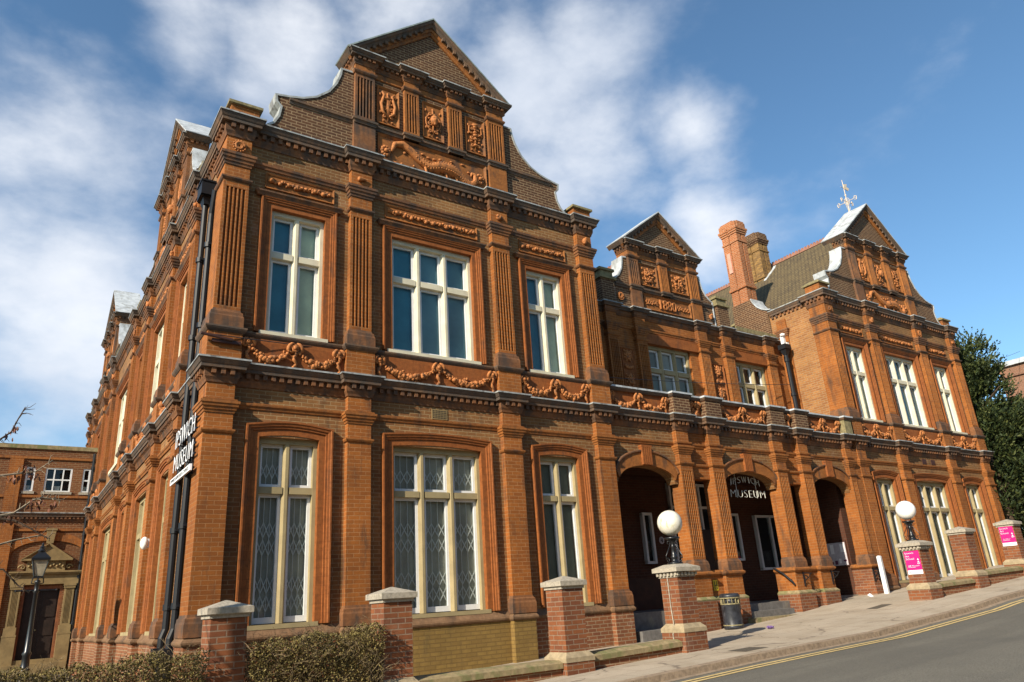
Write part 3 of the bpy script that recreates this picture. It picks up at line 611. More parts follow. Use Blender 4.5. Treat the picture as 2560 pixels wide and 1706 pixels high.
    # carved panels
    for i, (x0, x1) in enumerate(bays([p[0] for p in P], max(p[1] for p in P) / 2)):
        a, b_ = c + x0 + .08, c + x1 - .08; zc0, zc1 = zs + .14, ze - .12
        m = MB(T); m.sweep([(a, zc0), (a, zc1), (b_, zc1), (b_, zc0), (a, zc0)], [(0, v + .0), (0, v + .05), (-.05, v + .015), (-.055, v - .02)], 'uz'); m.box(a + .02, b_ - .02, v - .05, v + .006, zc0 + .02, zc1 - .02)
        q = m.build('panel', 'terracotta', g)
        m = MB(T); scrollwork(m, (a + b_) / 2, v + .01, (zc0 + zc1) / 2, (b_ - a) * .88, (zc1 - zc0) * .86, rng, motifs[i]); m.build('relief_carving', 'terracotta_relief', q, True)
    a, b_ = c + P[0][0] + P[0][1] / 2 + .1, c + P[-1][0] - P[-1][1] / 2 - .1; za0, za1 = z0 + .08 + G.get('dz', 0), zs - .15
    m = MB(T); m.sweep([(a, za0), (a, za1), (b_, za1), (b_, za0), (a, za0)], [(0, v), (0, v + .055), (-.05, v + .015), (-.055, v - .02)], 'uz'); m.box(a + .02, b_ - .02, v - .05, v + .008, za0 + .02, za1 - .02); q = m.build('panel', 'terracotta', g)
    m = MB(T); zc = (za0 + za1) / 2
    if date:
        vs, fs = text_mesh(date, .25); w_ = .72; h_ = (za1 - za0) * .62; u0 = (a + b_) / 2 - w_ / 2
        m.add([(u0 + p[0] * w_, v + .04 + p[2] * .12, zc - h_ / 2 + p[1] * h_) for p in vs], fs); m.build('date_lettering', 'terracotta_relief', q)
        m = MB(T)
        for s_ in (-1, 1):
            uc = (a + b_) / 2 + s_ * ((b_ - a) / 2 + w_ / 2) / 2 * 1.0
            for k in range(5):
                t0 = k * 1.3; cu = uc + s_ * (-.22 + .11 * k)
                m.tube([(cu + .075 * math.exp(-.1 * i) * math.cos(t0 + i * .5), v + .03, zc + .08 * math.exp(-.1 * i) * math.sin(t0 + i * .5)) for i in range(13)], .018, 5); m.ball((cu, v + .03, zc + (.06 if k % 2 else -.07)), .03)
        m.build('relief_carving', 'terracotta_relief', q, True)
    else:
        beast(m, a + .06, b_ - .06, v + .01, zc, (za1 - za0)); m.build('relief_carving', 'terracotta_relief', q, True)
    return g
GW = dict(v=-.15, z0=11.0, zs=12.12, ze=13.42, zp=13.95, za=15.83, o=2.06, sx=3.5, pil=[(-1.80, .48), (-.60, .38), (.60, .38), (1.80, .48)],
          scroll=[(3.92, 11.0), (3.92, 11.32), (3.80, 11.42), (3.70, 11.62), (3.66, 11.88), (3.76, 11.98), (3.78, 12.14), (3.50, 12.19), (3.2, 12.27), (2.9, 12.42), (2.62, 12.68), (2.45, 12.98), (2.36, 13.25), (2.34, 13.42), (2.06, 13.43)])
def wing(T, c, parent, side=False, leftcorner=True, lower=True, glz=0, seed=0, ret=2.4, dragon=True, gleft='lead_edge', deep=.55, grilles=((1, 1), (1, 1, 1), (0, 0)), lowpath=True, rret=2.0):
    hw = .24; B = bays(c, hw); wins = [(B[0], 1.12, 2), (B[1], 2.06, 3), (B[2], 1.12, 2)]
    u0, u1 = c[0] - hw, c[3] + hw
    lowh = []; uph = []
    for (bb, w, n_) in wins: uc = sum(bb) / 2; lowh.append((uc - w / 2, uc + w / 2, 1.50, 4.70)); uph.append((uc - w / 2, uc + w / 2, 6.70, 9.38))
    if lower: wall(T, u0 + .02, u1 - .02, 1.34, ZC - .02, -.14, .3, lowh, 'brick_brown', parent)
    wall(T, u0 + .02, u1 - .02, ZC - .02, 11.0, -.14, .3, uph, 'brick_brown', parent)
    for k, (bb, w, n_) in enumerate(wins):
        uc = sum(bb) / 2
        if lower:
            bl = ('blind_grey',) if grilles[k][0] else ('blind_pale',)
            win = window(T, uc, w, 1.50, 4.70, n_, (3.70, 3.82), -.14, parent, 'low', bl, grilles[k]); architrave(T, win, uc, w, 1.48, 4.70, -.14, 'low')
        bl = ('blind_teal', 'blind_green') if n_ == 2 else ('blind_teal', 'blind_slate', 'blind_slate')
        win = window(T, uc, w, 6.70, 9.38, n_, (8.34, 8.47), -.14, parent, 'up', bl); architrave(T, win, uc, w, 6.70, 9.38, -.14, 'up')
        fw = w / 2 + .16; m = MB(T); m.sweep([(uc - fw, 9.80), (uc - fw, 10.14), (uc + fw, 10.14), (uc + fw, 9.80), (uc - fw, 9.80)], [(0, -.15), (0, -.10), (-.03, -.115), (-.03, -.15)], 'uz'); m.box(uc - fw + .02, uc + fw - .02, -.16, -.13, 9.82, 10.12); q = m.build('panel', 'terracotta', parent)
        m = MB(T); festoon(m, uc - fw + .08, uc + fw - .08, -.125, 9.97, rng); m.build('festoon_carving', 'terracotta_relief', q, True)
        # garland panel under the window
        m = MB(T); m.box(bb[0] + .0, bb[1] - .0, -.16, -.075, ZC - .02, 6.53); q = m.build('panel', 'terracotta_clean', parent)
        m = MB(T); swag(m, bb[0] + .13, bb[1] - .13, -.075, 6.50, 5.98, rng); m.build('swag_carving', 'terracotta_relief', q, True)
    for i, x in enumerate(c):
        lc = .62 if (i == 0 and leftcorner) else None
        if lower: pilaster_low(T, x, .48, parent, lc)
        pilaster_up(T, x, .48, parent, lc, (i + seed) % 4, right=(.5 if i == 3 else None))
    br = [(x - hw, x + hw) for x in c]; brw = [(x - hw - .06, x + hw + .06) for x in c]
    if leftcorner:
        pre = [(u0 + .13, -ret), (u0 + .13, -.62), (u0, -.62), (u0, 0)]; prew = [(u0 + .13, -ret), (u0 + .13, -.68), (u0 - .06, -.68), (u0 - .06, .04)]
    else: pre = prew = ()
    post = ['cut', (u1, -rret)]; postw = ['cut', (u1 + .06, -rret)]
    cornice(T, bpath(u0, u1, br, -.14, 0, pre, post), 11.15, .45, .20, parent)
    m = MB(T); m.sweep(bpath(u0, u1, brw, -.10, .04, prew, postw), [(-.1, 6.53), (.015, 6.53), (.05, 6.57), (.065, 6.60), (.065, 6.63), (-.1, 6.645)]); m.build('ledge', 'cornice_black', parent)
    for bb in B: m = MB(T); m.sweep([(bb[0] - .02, -.14), (bb[1] + .02, -.14)], [(0, 10.20), (.025, 10.21), (.035, 10.26), (.055, 10.28), (.06, 10.33), (0, 10.35)]); m.build('string_course', 'terracotta_sooty', parent)
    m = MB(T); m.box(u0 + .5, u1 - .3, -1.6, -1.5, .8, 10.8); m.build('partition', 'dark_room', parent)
    gb = gable(T, (c[0] + c[3]) / 2 + .05, parent, GW, deep, ('lyre', 'head', 'vase'), None, gleft)
    # end blocks on the parapet
    for x, s_ in ((c[0], 1), (c[3], 1)):
        m = MB(T); m.box(x - .20, x + .36, -.62, -.06, 11.1, 11.52); q = m.build('parapet_block', 'brick_rubbed', parent)
        m = MB(T); m.box(x - .26, x + .42, -.68, -.0, 11.52, 11.58); m.taper(x - .24, x + .40, -.66, -.02, 11.58, 11.66, .10); m.build('capstone', 'stone_lichen', q)
    m = MB(T); m.box(u0 + .3, u1 - .1, -.50, -.20, 11.0, 11.3); m.build('parapet', 'brick_gable', parent)
CL = [2.78, 5.38, 8.96, 11.65]; CRt = [22.60, 25.15, 28.50, 31.10]; CS1 = [2.75, 5.45, 9.05, 11.70]; CS2 = [16.75, 19.4, 23.0, 25.6]
wing(FRONT, CL, MUS, seed=0, gleft='lead_green', ret=2.6)
wing(FRONT, CRt, MUS, seed=2, gleft='lead', deep=.72, grilles=((0, 0), (0, 0, 0), (0, 0)), ret=2.2)
wing(SIDE, CS1, MUS, leftcorner=False, seed=1, grilles=((0, 0), (0, 0, 0), (0, 0)), gleft='lead', deep=.8, rret=.3)
wing(SIDE, CS2, MUS, leftcorner=False, seed=3, grilles=((0, 0), (0, 0, 0), (0, 0)), gleft='lead', deep=.8)
# lower cornice and string along the whole street front, returning round the corner
Q = [14.34, 15.56, 18.30, 19.49]; qw = .44
brk = [(x - .24, x + .24) for x in CL] + [(x - qw / 2, x + qw / 2) for x in Q] + [(21.70, 22.0)] + [(x - .24, x + .24) for x in CRt]
pre = [(2.67, -2.51), (2.67, -.62), (2.54, -.62), (2.54, 0)]
LOW = bpath(2.54, 31.34, brk, -.14, 0, pre, ['cut', (31.34, -4)])
cornice(FRONT, LOW, ZC, .40, .20, MUS)
m = MB(FRONT); m.sweep(LOW, [(0, 5.17), (.02, 5.18), (.03, 5.22), (.05, 5.24), (.055, 5.28), (0, 5.30)]); m.build('string_course', 'terracotta', MUS)
sbr = [(x - .24, x + .24) for x in CS1] + [(x - .24, x + .24) for x in CS2]
LOWS = bpath(2.45, 26, sbr, -.13, 0); cornice(SIDE, LOWS, ZC, .40, .20, MUS)
m = MB(SIDE); m.sweep(LOWS, [(0, 5.17), (.02, 5.18), (.03, 5.22), (.05, 5.24), (.055, 5.28), (0, 5.30)]); m.build('string_course', 'terracotta', MUS)
# plinths
def plinth(T, path, parent, mat='brick_plinth', z0=-.3):
    m = MB(T); m.sweep(path, [(-.3, z0), (.03, z0), (.03, 1.30), (-.3, 1.30)]); p = m.build('plinth', mat, parent)
    m = MB(T); m.sweep(path, [(-.3, 1.27), (.05, 1.27), (.075, 1.30), (.08, 1.33), (.03, 1.40), (.0, 1.46), (-.3, 1.46)]); m.build('plinth_moulding', 'stone_brown', p)
plinth(FRONT, bpath(2.54, 5.5, brk[:1], -.14, 0, pre), MUS)
plinth(FRONT, bpath(5.1, 9.3, brk[1:3], -.14, 0), MUS, 'brick_ochre')
plinth(FRONT, bpath(9.3, 11.95, brk[3:4], -.14, 0, (), ['cut', (11.89, -.6)]), MUS)
plinth(FRONT, bpath(22.3, 31.34, brk[9:], -.14, 0, (), ['cut', (31.34, -4)]), MUS)
plinth(SIDE, bpath(2.45, 26, sbr, -.13, 0), MUS)
# side link walls (corner bay and the bay between the two side wings)
wall(SIDE, .14, 2.55, -.3, 11.0, -.13, .3, [], 'brick_brown', MUS)
wall(SIDE, 11.9, 16.6, 1.34, ZC, -.13, .3, [(12.7, 15.5, 1.5, 4.7)], 'brick_brown', MUS); wall(SIDE, 11.9, 16.6, ZC, 10.8, -.13, .3, [(12.7, 15.5, 6.7, 9.38)], 'brick_brown', MUS)
wn = window(SIDE, 14.1, 2.8, 1.5, 4.7, 4, (3.7, 3.82), -.13, MUS, 'low', ('blind_pale',)); architrave(SIDE, wn, 14.1, 2.8, 1.48, 4.7, -.13, 'low')
wn = window(SIDE, 14.1, 2.8, 6.7, 9.38, 4, (8.34, 8.47), -.13, MUS, 'up', ('blind_teal', 'blind_green')); architrave(SIDE, wn, 14.1, 2.8, 6.7, 9.38, -.13, 'up')
cornice(SIDE, [(11.9, -.13), (16.6, -.13)], 11.1, .45, .20, MUS)
# downpipes on the corner bay
for y, top in ((.80, 9.15), (1.55, 10.0)):
    m = MB(); x = 2.56
    if y > 1: m.taper(x - .17, x + .10, y - .2, y + .2, top + .02, top + .02 + 1e-4, 0); m.box(x - .18, x + .1, y - .22, y + .22, top + .06, top + .36); m.taper(x - .14, x + .09, y - .16, y + .16, top + .06, top - .12, .05); m.box(x - .2, x + .1, y - .24, y + .24, top + .36, top + .40)
    else: m.tube([(x - .04, y - .2, 9.75), (x - .04, y - .02, 9.3), (x - .04, y, 9.1)], .062, 10)
    m.tube([(x - .04, y, top), (x - .04, y, 6.75), (x - .05, y, 1.55), (x - .10, y, 1.40), (x - .10, y, .3)], .062, 10)
    for z in (8.6, 6.9, 4.9, 3.2, 1.9): m.tube([(x - .045, y, z - .05), (x - .045, y, z + .05)], .085, 10); m.box(x - .06, x + .1, y - .12, y + .12, z - .02, z + .02)
    m.box(x - .24, x - .05, y - .1, y + .1, .95, 1.25)
    m.build('downpipe', 'pipe_black', MUS)

# ------------------------------------------------------------------ centre: arched porch
def arch_pts(a, b_, zs, zc, n=14):
    # flat segmental head with tight shoulders
    pts = []
    for i in range(n + 1):
        t = math.pi * i / n; pts.append(((a + b_) / 2 - (b_ - a) / 2 * math.cos(t), zs + (zc - zs) * math.sin(t) ** .9))
    return pts
ARCH = [(12.06, 13.99), (15.80, 17.99), (19.74, 21.69)]; ZS, ZK = 4.20, 4.62
m = MB(FRONT)
segs = [(11.89, 14.12, ARCH[0]), (15.78, 18.08, ARCH[1]), (19.71, 21.70, ARCH[2])]
for x0, x1, (a, b_) in segs:
    ap = arch_pts(a, b_, ZS, ZK); m = MB(FRONT); m.prism([(min(x0, a - .001), 5.9), (min(x0, a - .001), ZS), ] + ap + [(max(x1, b_ + .001), ZS), (max(x1, b_ + .001), 5.9)], -.42, -.14); m.build('wall', 'brick_brown', MUS)
for x0, x1, z0 in ((14.13, 15.77, 4.36), (18.09, 19.70, 4.36), (21.71, 22.36, 4.2)):
    m = MB(FRONT); m.box(x0, x1, -.42, -.145, z0, 5.9)
    if x1 < 21: m.sweep([(x0, -.145), (x1, -.145)], [(0, 4.66), (.035, 4.68), (.045, 4.72), (.045, 4.745), (0, 4.76)])
    m.build('wall', 'brick_rubbed', MUS)
for i, (x0, x1, (a, b_)) in enumerate(segs):
    inn = arch_pts(a, b_, ZS, ZK, 18); out = [(x, z) for x, z in arch_pts(a - .10, b_ + .10, ZS + .12, ZK + .34, 18)]
    m = MB(FRONT); m.prism(inn[1:-1] + list(reversed(out[1:-1])), -.16, -.085); ar = m.build('arch', 'terracotta', MUS)
    m = MB(FRONT); m.sweep(out[1:-1], [(0, -.16), (0, -.05), (.03, -.045), (.05, -.06), (.05, -.16)], 'uz'); m.build('arch_moulding', 'terracotta_sooty', ar)
    kc = (a + b_) / 2; m = MB(FRONT)
    for k in range(5): x = kc - .17 + .068 * k; m.box(x, x + .048, -.16, -.02, ZK + .01, ZK + .45)
    m.box(kc - .165, kc + .165, -.16, -.04, ZK + .02, ZK + .44); m.box(kc - .18, kc + .18, -.16, -.02, ZK + .45, ZK + .50); m.build('keystone', 'terracotta_clean', ar)
def porch_pilaster(c, w, fl=True, left=.56):
    a, b_ = c - w / 2, c + w / 2
    m = MB(FRONT); m.box(a, b_, -.40, -.06, 2.20, 5.58); fluted_shaft(m, a, b_, 0, .06, 2.24, 4.66, 5 if w > .4 else 3, .13); m.box(a, b_, -.05, 0, 4.66, 5.58)
    o = m.build('pilaster', 'brick_rubbed', MUS); P = ppath(a, b_, 0, .14, .14)
    m = MB(FRONT); m.sweep(P, cap_profile(4.96)); m.sweep(P, [(0, 4.67), (.03, 4.69), (.045, 4.72), (.045, 4.745), (0, 4.76)]); m.build('capital', 'terracotta', o)
    m = MB(FRONT); m.sweep(ppath(a, b_, 0, .40, .40), [(0, 2.02), (.05, 2.02), (.05, 2.20), (.04, 2.23), (.035, 2.27), (.01, 2.30), (0, 2.33)]); m.build('base', 'terracotta_sooty', o)
for x in Q: porch_pilaster(x, qw)
porch_pilaster(21.85, .30)
m = MB(FRONT); m.box(22.0, 22.37, -.5, -.02, 1.4, 5.58); m.build('wall', 'brick_rubbed', MUS)
# stepped pedestals under the pilaster pairs
for L_, R_ in (((13.98, 14.62), (15.18, 15.80)), ((17.99, 18.60), (19.14, 19.73))):
    x0, x1 = L_[0], R_[1]; pth = [(x0, -.62), (x0, .02), (L_[1], .02), (L_[1], -.10), (R_[0], -.10), (R_[0], .02), (x1, .02), (x1, -.62)]
    m = MB(FRONT); m.sweep(pth, [(-.25, 1.36), (0, 1.36), (0, 1.96), (-.25, 1.96)]); m.box(x0 + .1, x1 - .1, -.58, -.12, 1.36, 1.98); p = m.build('pedestal', 'brick_rubbed', MUS)
    m = MB(FRONT); m.sweep(pth, [(-.25, .3), (.055, .3), (.055, 1.36), (-.25, 1.36)]); m.build('footing', 'brick_pier', p)
    m = MB(FRONT); m.sweep(pth, [(-.25, 1.34), (.06, 1.36), (.065, 1.39), (.0, 1.45), (-.25, 1.45)]); m.build('offset_course', 'stone_coping', p)
    m = MB(FRONT); m.sweep(pth, [(-.3, 1.92), (.03, 1.93), (.07, 1.97), (.07, 2.01), (.0, 2.06), (-.3, 2.07)]); m.box(x0 + .1, x1 - .1, -.5, -.1, 1.96, 2.068); m.build('ledge', 'terracotta', p)
pth = [(21.69, -.62), (21.69, .02), (22.02, .02), (22.02, -.10), (22.3, -.10)]
m = MB(FRONT); m.sweep(pth, [(-.2, 1.36), (0, 1.36), (0, 1.96), (-.2, 1.96)]); p = m.build('pedestal', 'brick_pier', MUS)
m = MB(FRONT); m.sweep(pth, [(-.2, .5), (.05, .5), (.05, 1.38), (0, 1.44), (-.2, 1.44)]); m.build('footing', 'brick_pier', p)
m = MB(FRONT); m.sweep(pth, [(-.25, 1.92), (.03, 1.93), (.07, 1.97), (.07, 2.01), (.0, 2.06), (-.3, 2.07)]); m.build('ledge', 'terracotta', p)
# porch room
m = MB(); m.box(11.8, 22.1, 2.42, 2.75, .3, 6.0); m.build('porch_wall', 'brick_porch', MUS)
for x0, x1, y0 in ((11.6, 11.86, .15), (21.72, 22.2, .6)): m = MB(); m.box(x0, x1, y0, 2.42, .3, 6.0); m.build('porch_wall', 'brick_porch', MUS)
m = MB(); m.box(11.8, 22.2, .6, 2.6, 5.1, 5.3); m.build('porch_ceiling', 'timber_brown', MUS)
m = MB(); m.box(11.86, 22.0, .55, 2.42, .3, 1.20); m.build('porch_floor', 'step_stone', MUS)
m = MB(); m.box(11.86, 15.7, 2.36, 2.42, 1.2, 2.0); m.build('dado', 'timber_brown', MUS)
m = MB(); m.box(11.86, 22, 2.38, 2.42, 4.72, 4.80); m.build('picture_rail', 'timber_brown', MUS)
def porch_window(x0, x1, z0, z1, cols, zt=None):
    m = MB(); w = .07; y0, y1 = 2.30, 2.43
    xs = [x0 + (x1 - x0) * i / cols for i in range(cols + 1)]
    for i, x in enumerate(xs): m.box(x - w / 2, x + w / 2, y0, y1, z0, z1)
    for z in [z0, z1] + ([zt] if zt else []): m.box(x0 - w / 2, x1 + w / 2, y0 + .005, y1, z - w / 2, z + w / 2)
    o = m.build('window', 'white_paint', MUS); g = MB(); g.add([(x0, 2.36, z0), (x1, 2.36, z0), (x1, 2.36, z1), (x0, 2.36, z1)], [(0, 1, 2, 3)]); g.build('pane', 'glass', o, recalc=False)
    m = MB(); m.box(x0, x1, 2.395, 2.415, z0, z1); m.build('blind', 'dark_room', o)
porch_window(14.84, 15.14, 2.42, 3.74, 1); porch_window(16.02, 17.66, 2.1, 4.62, 4, 3.95); porch_window(18.55, 18.86, 2.42, 3.76, 1); porch_window(19.72, 21.1, 2.12, 3.72, 2)
m = MB(); m.box(16.2, 17.5, 2.26, 2.43, 1.2, 3.3)
for i in range(2):
    for z0, z1 in ((1.3, 2.0), (2.1, 3.2)): m.box(16.28 + .63 * i, 16.82 + .63 * i, 2.23, 2.27, z0, z1)
d = m.build('door', 'timber_dark', MUS); m = MB(); m.ball((16.9, 2.2, 2.2), .04); m.build('handle', 'gold_paint', d, True)
# entrance steps
for x0, x1, y0, y1, z0, z1, mt in ((15.68, 17.84, -.30, .6, .3, .87, 'stone_coping'), (15.86, 17.70, .0, .6, .3, 1.02, 'step_stone'), (15.86, 17.93, .28, .6, .3, 1.195, 'step_stone')):
    m = MB(); m.box(x0, x1, y0, y1, z0, z1); m.build('step', mt, MUS)
m = MB(); m.box(12.1, 13.96, -.05, .6, .3, .82); m.build('step', 'step_stone', MUS)
m = MB(); m.box(19.75, 21.68, .1, .6, .3, 1.12); m.build('step', 'step_stone', MUS)
# ------------------------------------------------------------------ centre: upper floor, parapet, gable
UP = lambda u, v, z: (u, 1.9 - v, z)
wall(UP, 11.8, 22.42, 5.9, 9.7, -.14, .3, [(15.62, 17.5, 6.9, 8.86), (19.54, 21.3, 6.9, 8.86)], 'brick_rubbed', MUS)
for uc, w in ((16.56, 1.86), (20.42, 1.74)):
    wn = window(UP, uc, w, 6.9, 8.86, 3, (8.0, 8.14), -.13, MUS, 'low', ('blind_pale', 'blind_grey') if uc < 18 else ('dark_room',))
CP = [14.12, 15.29, 18.09, 19.31, 21.57]
for x in CP:
    a, b_ = x - .21, x + .21; m = MB(UP); m.box(a, b_, -.14, -.04, 5.9, 9.64); fluted_shaft(m, a, b_, 0, .04, 6.2, 8.86, 5, .1); m.box(a, b_, -.04, 0, 8.86, 9.64); o = m.build('pilaster', 'brick_rubbed', MUS)
    m = MB(UP); m.sweep(ppath(a, b_), cap_profile(9.06, 1.05)); m.sweep(ppath(a, b_), [(0, 8.86), (.03, 8.88), (.045, 8.91), (.045, 8.935), (0, 8.95)]); m.build('capital', 'terracotta', o)
m = MB(UP)
for a, b_ in ((11.9, 13.91), (14.33, 15.08), (15.5, 17.88), (18.3, 19.1), (19.52, 21.36)): m = MB(UP); m.sweep([(a, -.14), (b_, -.14)], [(0, 9.24), (.03, 9.25), (.04, 9.30), (.06, 9.32), (.06, 9.36), (0, 9.38)]); m.build('string_course', 'terracotta', MUS)
for a, b_ in ((15.5, 17.88), (19.52, 21.36)): m = MB(UP); m.box(a, b_, -.14, -.06, 8.87, 9.20); m.build('lintel', 'terracotta_clean', MUS)
cbr = [(x - .21, x + .21) for x in CP]
cornice(UP, bpath(11.9, 22.41, cbr, -.14, 0), 9.90, .26, .16, MUS, False, True)
for a, b_ in ((14.44, 14.96), (18.42, 18.98)):
    m = MB(UP); m.sweep([(a, 7.0), (a, 8.58), (b_, 8.58), (b_, 7.0), (a, 7.0)], [(0, -.15), (0, -.08), (-.04, -.11), (-.05, -.16)], 'uz'); m.box(a, b_, -.16, -.12, 7, 8.58); q = m.build('panel', 'terracotta_clean', MUS)
    m = MB(UP); uc = (a + b_) / 2
    for k in range(4): scrollwork(m, uc, -.115, 7.22 + .38 * k, .36, .40, rng, 'fruit' if k % 2 else 'leaf') if k % 2 else festoon(m, uc - .16, uc + .16, -.11, 7.22 + .38 * k, rng)
    m.build('relief_carving', 'terracotta_relief', q, True)
GC = dict(v=-.14, z0=9.9, zs=10.74, ze=11.76, zp=12.28, za=13.70, o=1.57, sx=2.2, dz=.08, pil=[(-1.36, .42), (-.02, .36), (1.38, .42)],
          scroll=[(2.25, 9.9), (2.25, 10.86), (2.14, 10.92), (1.98, 11.06), (1.84, 11.30), (1.78, 11.55), (1.76, 11.72), (1.57, 11.74)])
gable(UP, 16.75, MUS, GC, .55, ('fruit', 'fruit'), '1880')
m = MB(UP); m.box(11.8, 22.42, -.45, -.12, 9.7, 10.02); m.build('parapet', 'brick_gable', MUS)
for x in (14.16, 19.38):
    m = MB(UP); m.box(x - .27, x + .27, -.5, -.03, 9.9, 10.78); q = m.build('parapet_block', 'brick_gable', MUS)
    m = MB(UP); m.box(x - .33, x + .33, -.56, .03, 10.74, 10.82); m.box(x - .25, x + .25, -.48, -.05, 10.82, 11.02); m.box(x - .30, x + .30, -.53, .0, 11.02, 11.10); m.build('capstone', 'stone_lichen', q)
for x in (14.72, 18.80):
    m = MB(UP); shell(m, x, -.12, 10.30, 0 if x < 16 else 3); m.build('shell_carving', 'terracotta_relief', MUS, True)
m = MB(UP); m.box(20.1, 22.4, -.45, -.15, 10.02, 10.20); m.build('coping', 'stone_lichen', MUS)
# parapet over the porch with garlands
piers = [14.46, 15.70, 18.50, 19.66]
m = MB(FRONT); m.box(11.9, 22.5, -.46, -.16, 5.9, 6.52); pp = m.build('parapet', 'terracotta_clean', MUS)
pbr = [(x - .31, x + .31) for x in piers] + [(21.92, 22.36)]
P2 = bpath(11.9, 22.4, pbr, -.12, .04, (), ['cut'])
for a, b_ in pbr: m = MB(FRONT); m.box(a, b_, -.48, .04, 5.9, 6.52); m.build('pier', 'brick_gable' if a < 21 else 'stone_lichen', pp)
m = MB(FRONT); m.sweep(P2, [(-.4, 6.50), (.02, 6.50), (.05, 6.54), (.06, 6.57), (.06, 6.60), (-.4, 6.615)]); m.build('coping', 'cornice_black', pp)
m = MB(FRONT); m.sweep(P2, [(-.4, 6.618), (.064, 6.602), (.067, 6.575), (.072, 6.575), (.072, 6.622), (-.4, 6.64)]); m.build('lead_flashing', 'lead', pp)
edges = [11.92] + [x for b_ in pbr for x in b_]
for a, b_ in zip(edges[0::2], edges[1::2]):
    m = MB(FRONT); swag(m, a + .1, b_ - .1, -.16, 6.47, 5.98, rng); m.build('swag_carving', 'terracotta_relief', pp, True)
m = MB(); m.box(11.9, 22.4, .46, 2.0, 5.85, 5.98); m.build('flat_roof', 'lead', MUS)
# ------------------------------------------------------------------ right wing flank, roofs, chimneys
m = MB(); m.box(22.42, 22.75, .30, 4.2, 5.9, 11.0); m.build('wall', 'brick_tan', MUS)
m = MB(); m.box(22.36, 22.44, 1.62, 2.0, 6.4, 10.70); q = m.build('pilaster', 'brick_rubbed', MUS)
RWS = lambda u, v, z: (22.36 - v, u, z)
m = MB(RWS); m.sweep([(1.62, -.1), (1.62, 0), (2.0, 0), (2.0, -.1)], cap_profile(10.04, 1.25)); m.build('capital', 'terracotta_sooty', q)
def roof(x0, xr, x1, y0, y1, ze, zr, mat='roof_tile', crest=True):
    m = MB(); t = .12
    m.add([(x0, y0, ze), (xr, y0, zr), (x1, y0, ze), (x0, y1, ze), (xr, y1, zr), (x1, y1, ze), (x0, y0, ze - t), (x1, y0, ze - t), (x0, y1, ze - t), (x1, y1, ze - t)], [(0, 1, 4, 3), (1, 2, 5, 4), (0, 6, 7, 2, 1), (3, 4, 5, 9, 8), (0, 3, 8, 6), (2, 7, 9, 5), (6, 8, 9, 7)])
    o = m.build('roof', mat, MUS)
    if crest:
        m = MB(); y = y0 + .15
        while y < y1 - .4:
            m.prism([(xr - .15, zr - .10), (xr - .06, zr + .06), (xr + .06, zr + .06), (xr + .15, zr - .10)], y, y + .44); 
            for k in range(3): m.box(xr - .02, xr + .02, y + .03 + .15 * k, y + .12 + .15 * k, zr + .05, zr + .14)
            y += .46
        m.build('ridge_crest', 'ridge_tile', o)
    return o
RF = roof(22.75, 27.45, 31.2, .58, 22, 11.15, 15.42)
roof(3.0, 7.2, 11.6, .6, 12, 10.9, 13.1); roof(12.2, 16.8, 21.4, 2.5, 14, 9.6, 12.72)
m = MB(); m.box(22.44, 22.9, 2.0, 22, 10.9, 11.2); m.build('parapet', 'brick_tan', MUS)
m = MB(); m.box(22.36, 22.95, 2.3, 22, 11.2, 11.27); m.build('coping', 'stone_lichen', MUS)
m = MB(); m.box(2.7, 3.0, .7, 26, 10.8, 11.1); m.build('parapet', 'brick_gable', MUS)
# tall red chimney on its brown breast
m = MB(); m.prism([(2.0, 9.9), (2.0, 11.15), (2.25, 11.32), (2.5, 11.52), (2.7, 11.72), (2.80, 11.92), (3.92, 11.92), (3.92, 9.9)], 22.38, 23.1) if False else None
BR = lambda u, v, z: (v, u, z)
m = MB(BR); m.prism([(2.25, 9.5), (2.25, 11.25), (2.45, 11.35), (2.65, 11.52), (2.80, 11.75), (2.86, 11.93), (3.76, 11.93), (3.76, 9.5)], 22.34, 22.98); br_ = m.build('chimney_breast', 'brick_gable', MUS)
m = MB(BR); m.sweep([(2.10, 11.22), (2.25, 11.25), (2.45, 11.35), (2.65, 11.52), (2.80, 11.75), (2.86, 11.93)], [(0, 22.30), (.04, 22.30), (.04, 23.02), (0, 23.02)], 'uz'); m.build('coping', 'lead', br_)
def chimney(x0, x1, y0, y1, z0, z1, mat, capm, name='chimney', ribs=True):
    m = MB(); m.box(x0 + .06, x1 - .06, y0 + .06, y1 - .06, z0, z1 - .1); h = z1 - z0; xm, ym = (x0 + x1) / 2, (y0 + y1) / 2
    gy = .04; fx = (x1 - x0) * .5 - .035
    for a, b_ in ((x0, x0 + fx), (x1 - fx, x1)):
        for c, d in ((y0, ym - gy), (ym + gy, y1)): m.box(a, b_, c, d, z0, z1 - .1)
    o = m.build(name, mat, MUS)
    m = MB()
    for q, bands in enumerate((((z0 + .17 * h, .05, .10), (z0 + .17 * h + .095, .025, .08)), ((z1 - .92, .03, .06),), ((z1 - .55, .03, .09), (z1 - .465, .06, .09), (z1 - .38, .085, .09)))):
        for z, d, t in bands: m.box(x0 - d, x1 + d, y0 - d, ym - gy + .001, z, z + t); m.box(x0 - d, x1 + d, ym + gy - .001, y1 + d, z, z + t); m.box(x0 - d + .04, x1 + d - .04, ym - gy - .05, ym + gy + .05, z + .002, z + t - .002)
        if q < 2: m.build('brick_band', mat, o); m = MB()
    m.box(x0 - .07, x1 + .07, y0 + .06, y1 - .06, z1 - .30, z1 - .02); m.box(x0 + .06, x1 - .06, y0 - .07, y1 + .07, z1 - .30, z1 - .022); m.box(x0 - .04, x1 + .04, y0 - .04, y1 + .04, z1 - .30, z1 - .05); m.build('oversailing_course', capm, o)
    return o
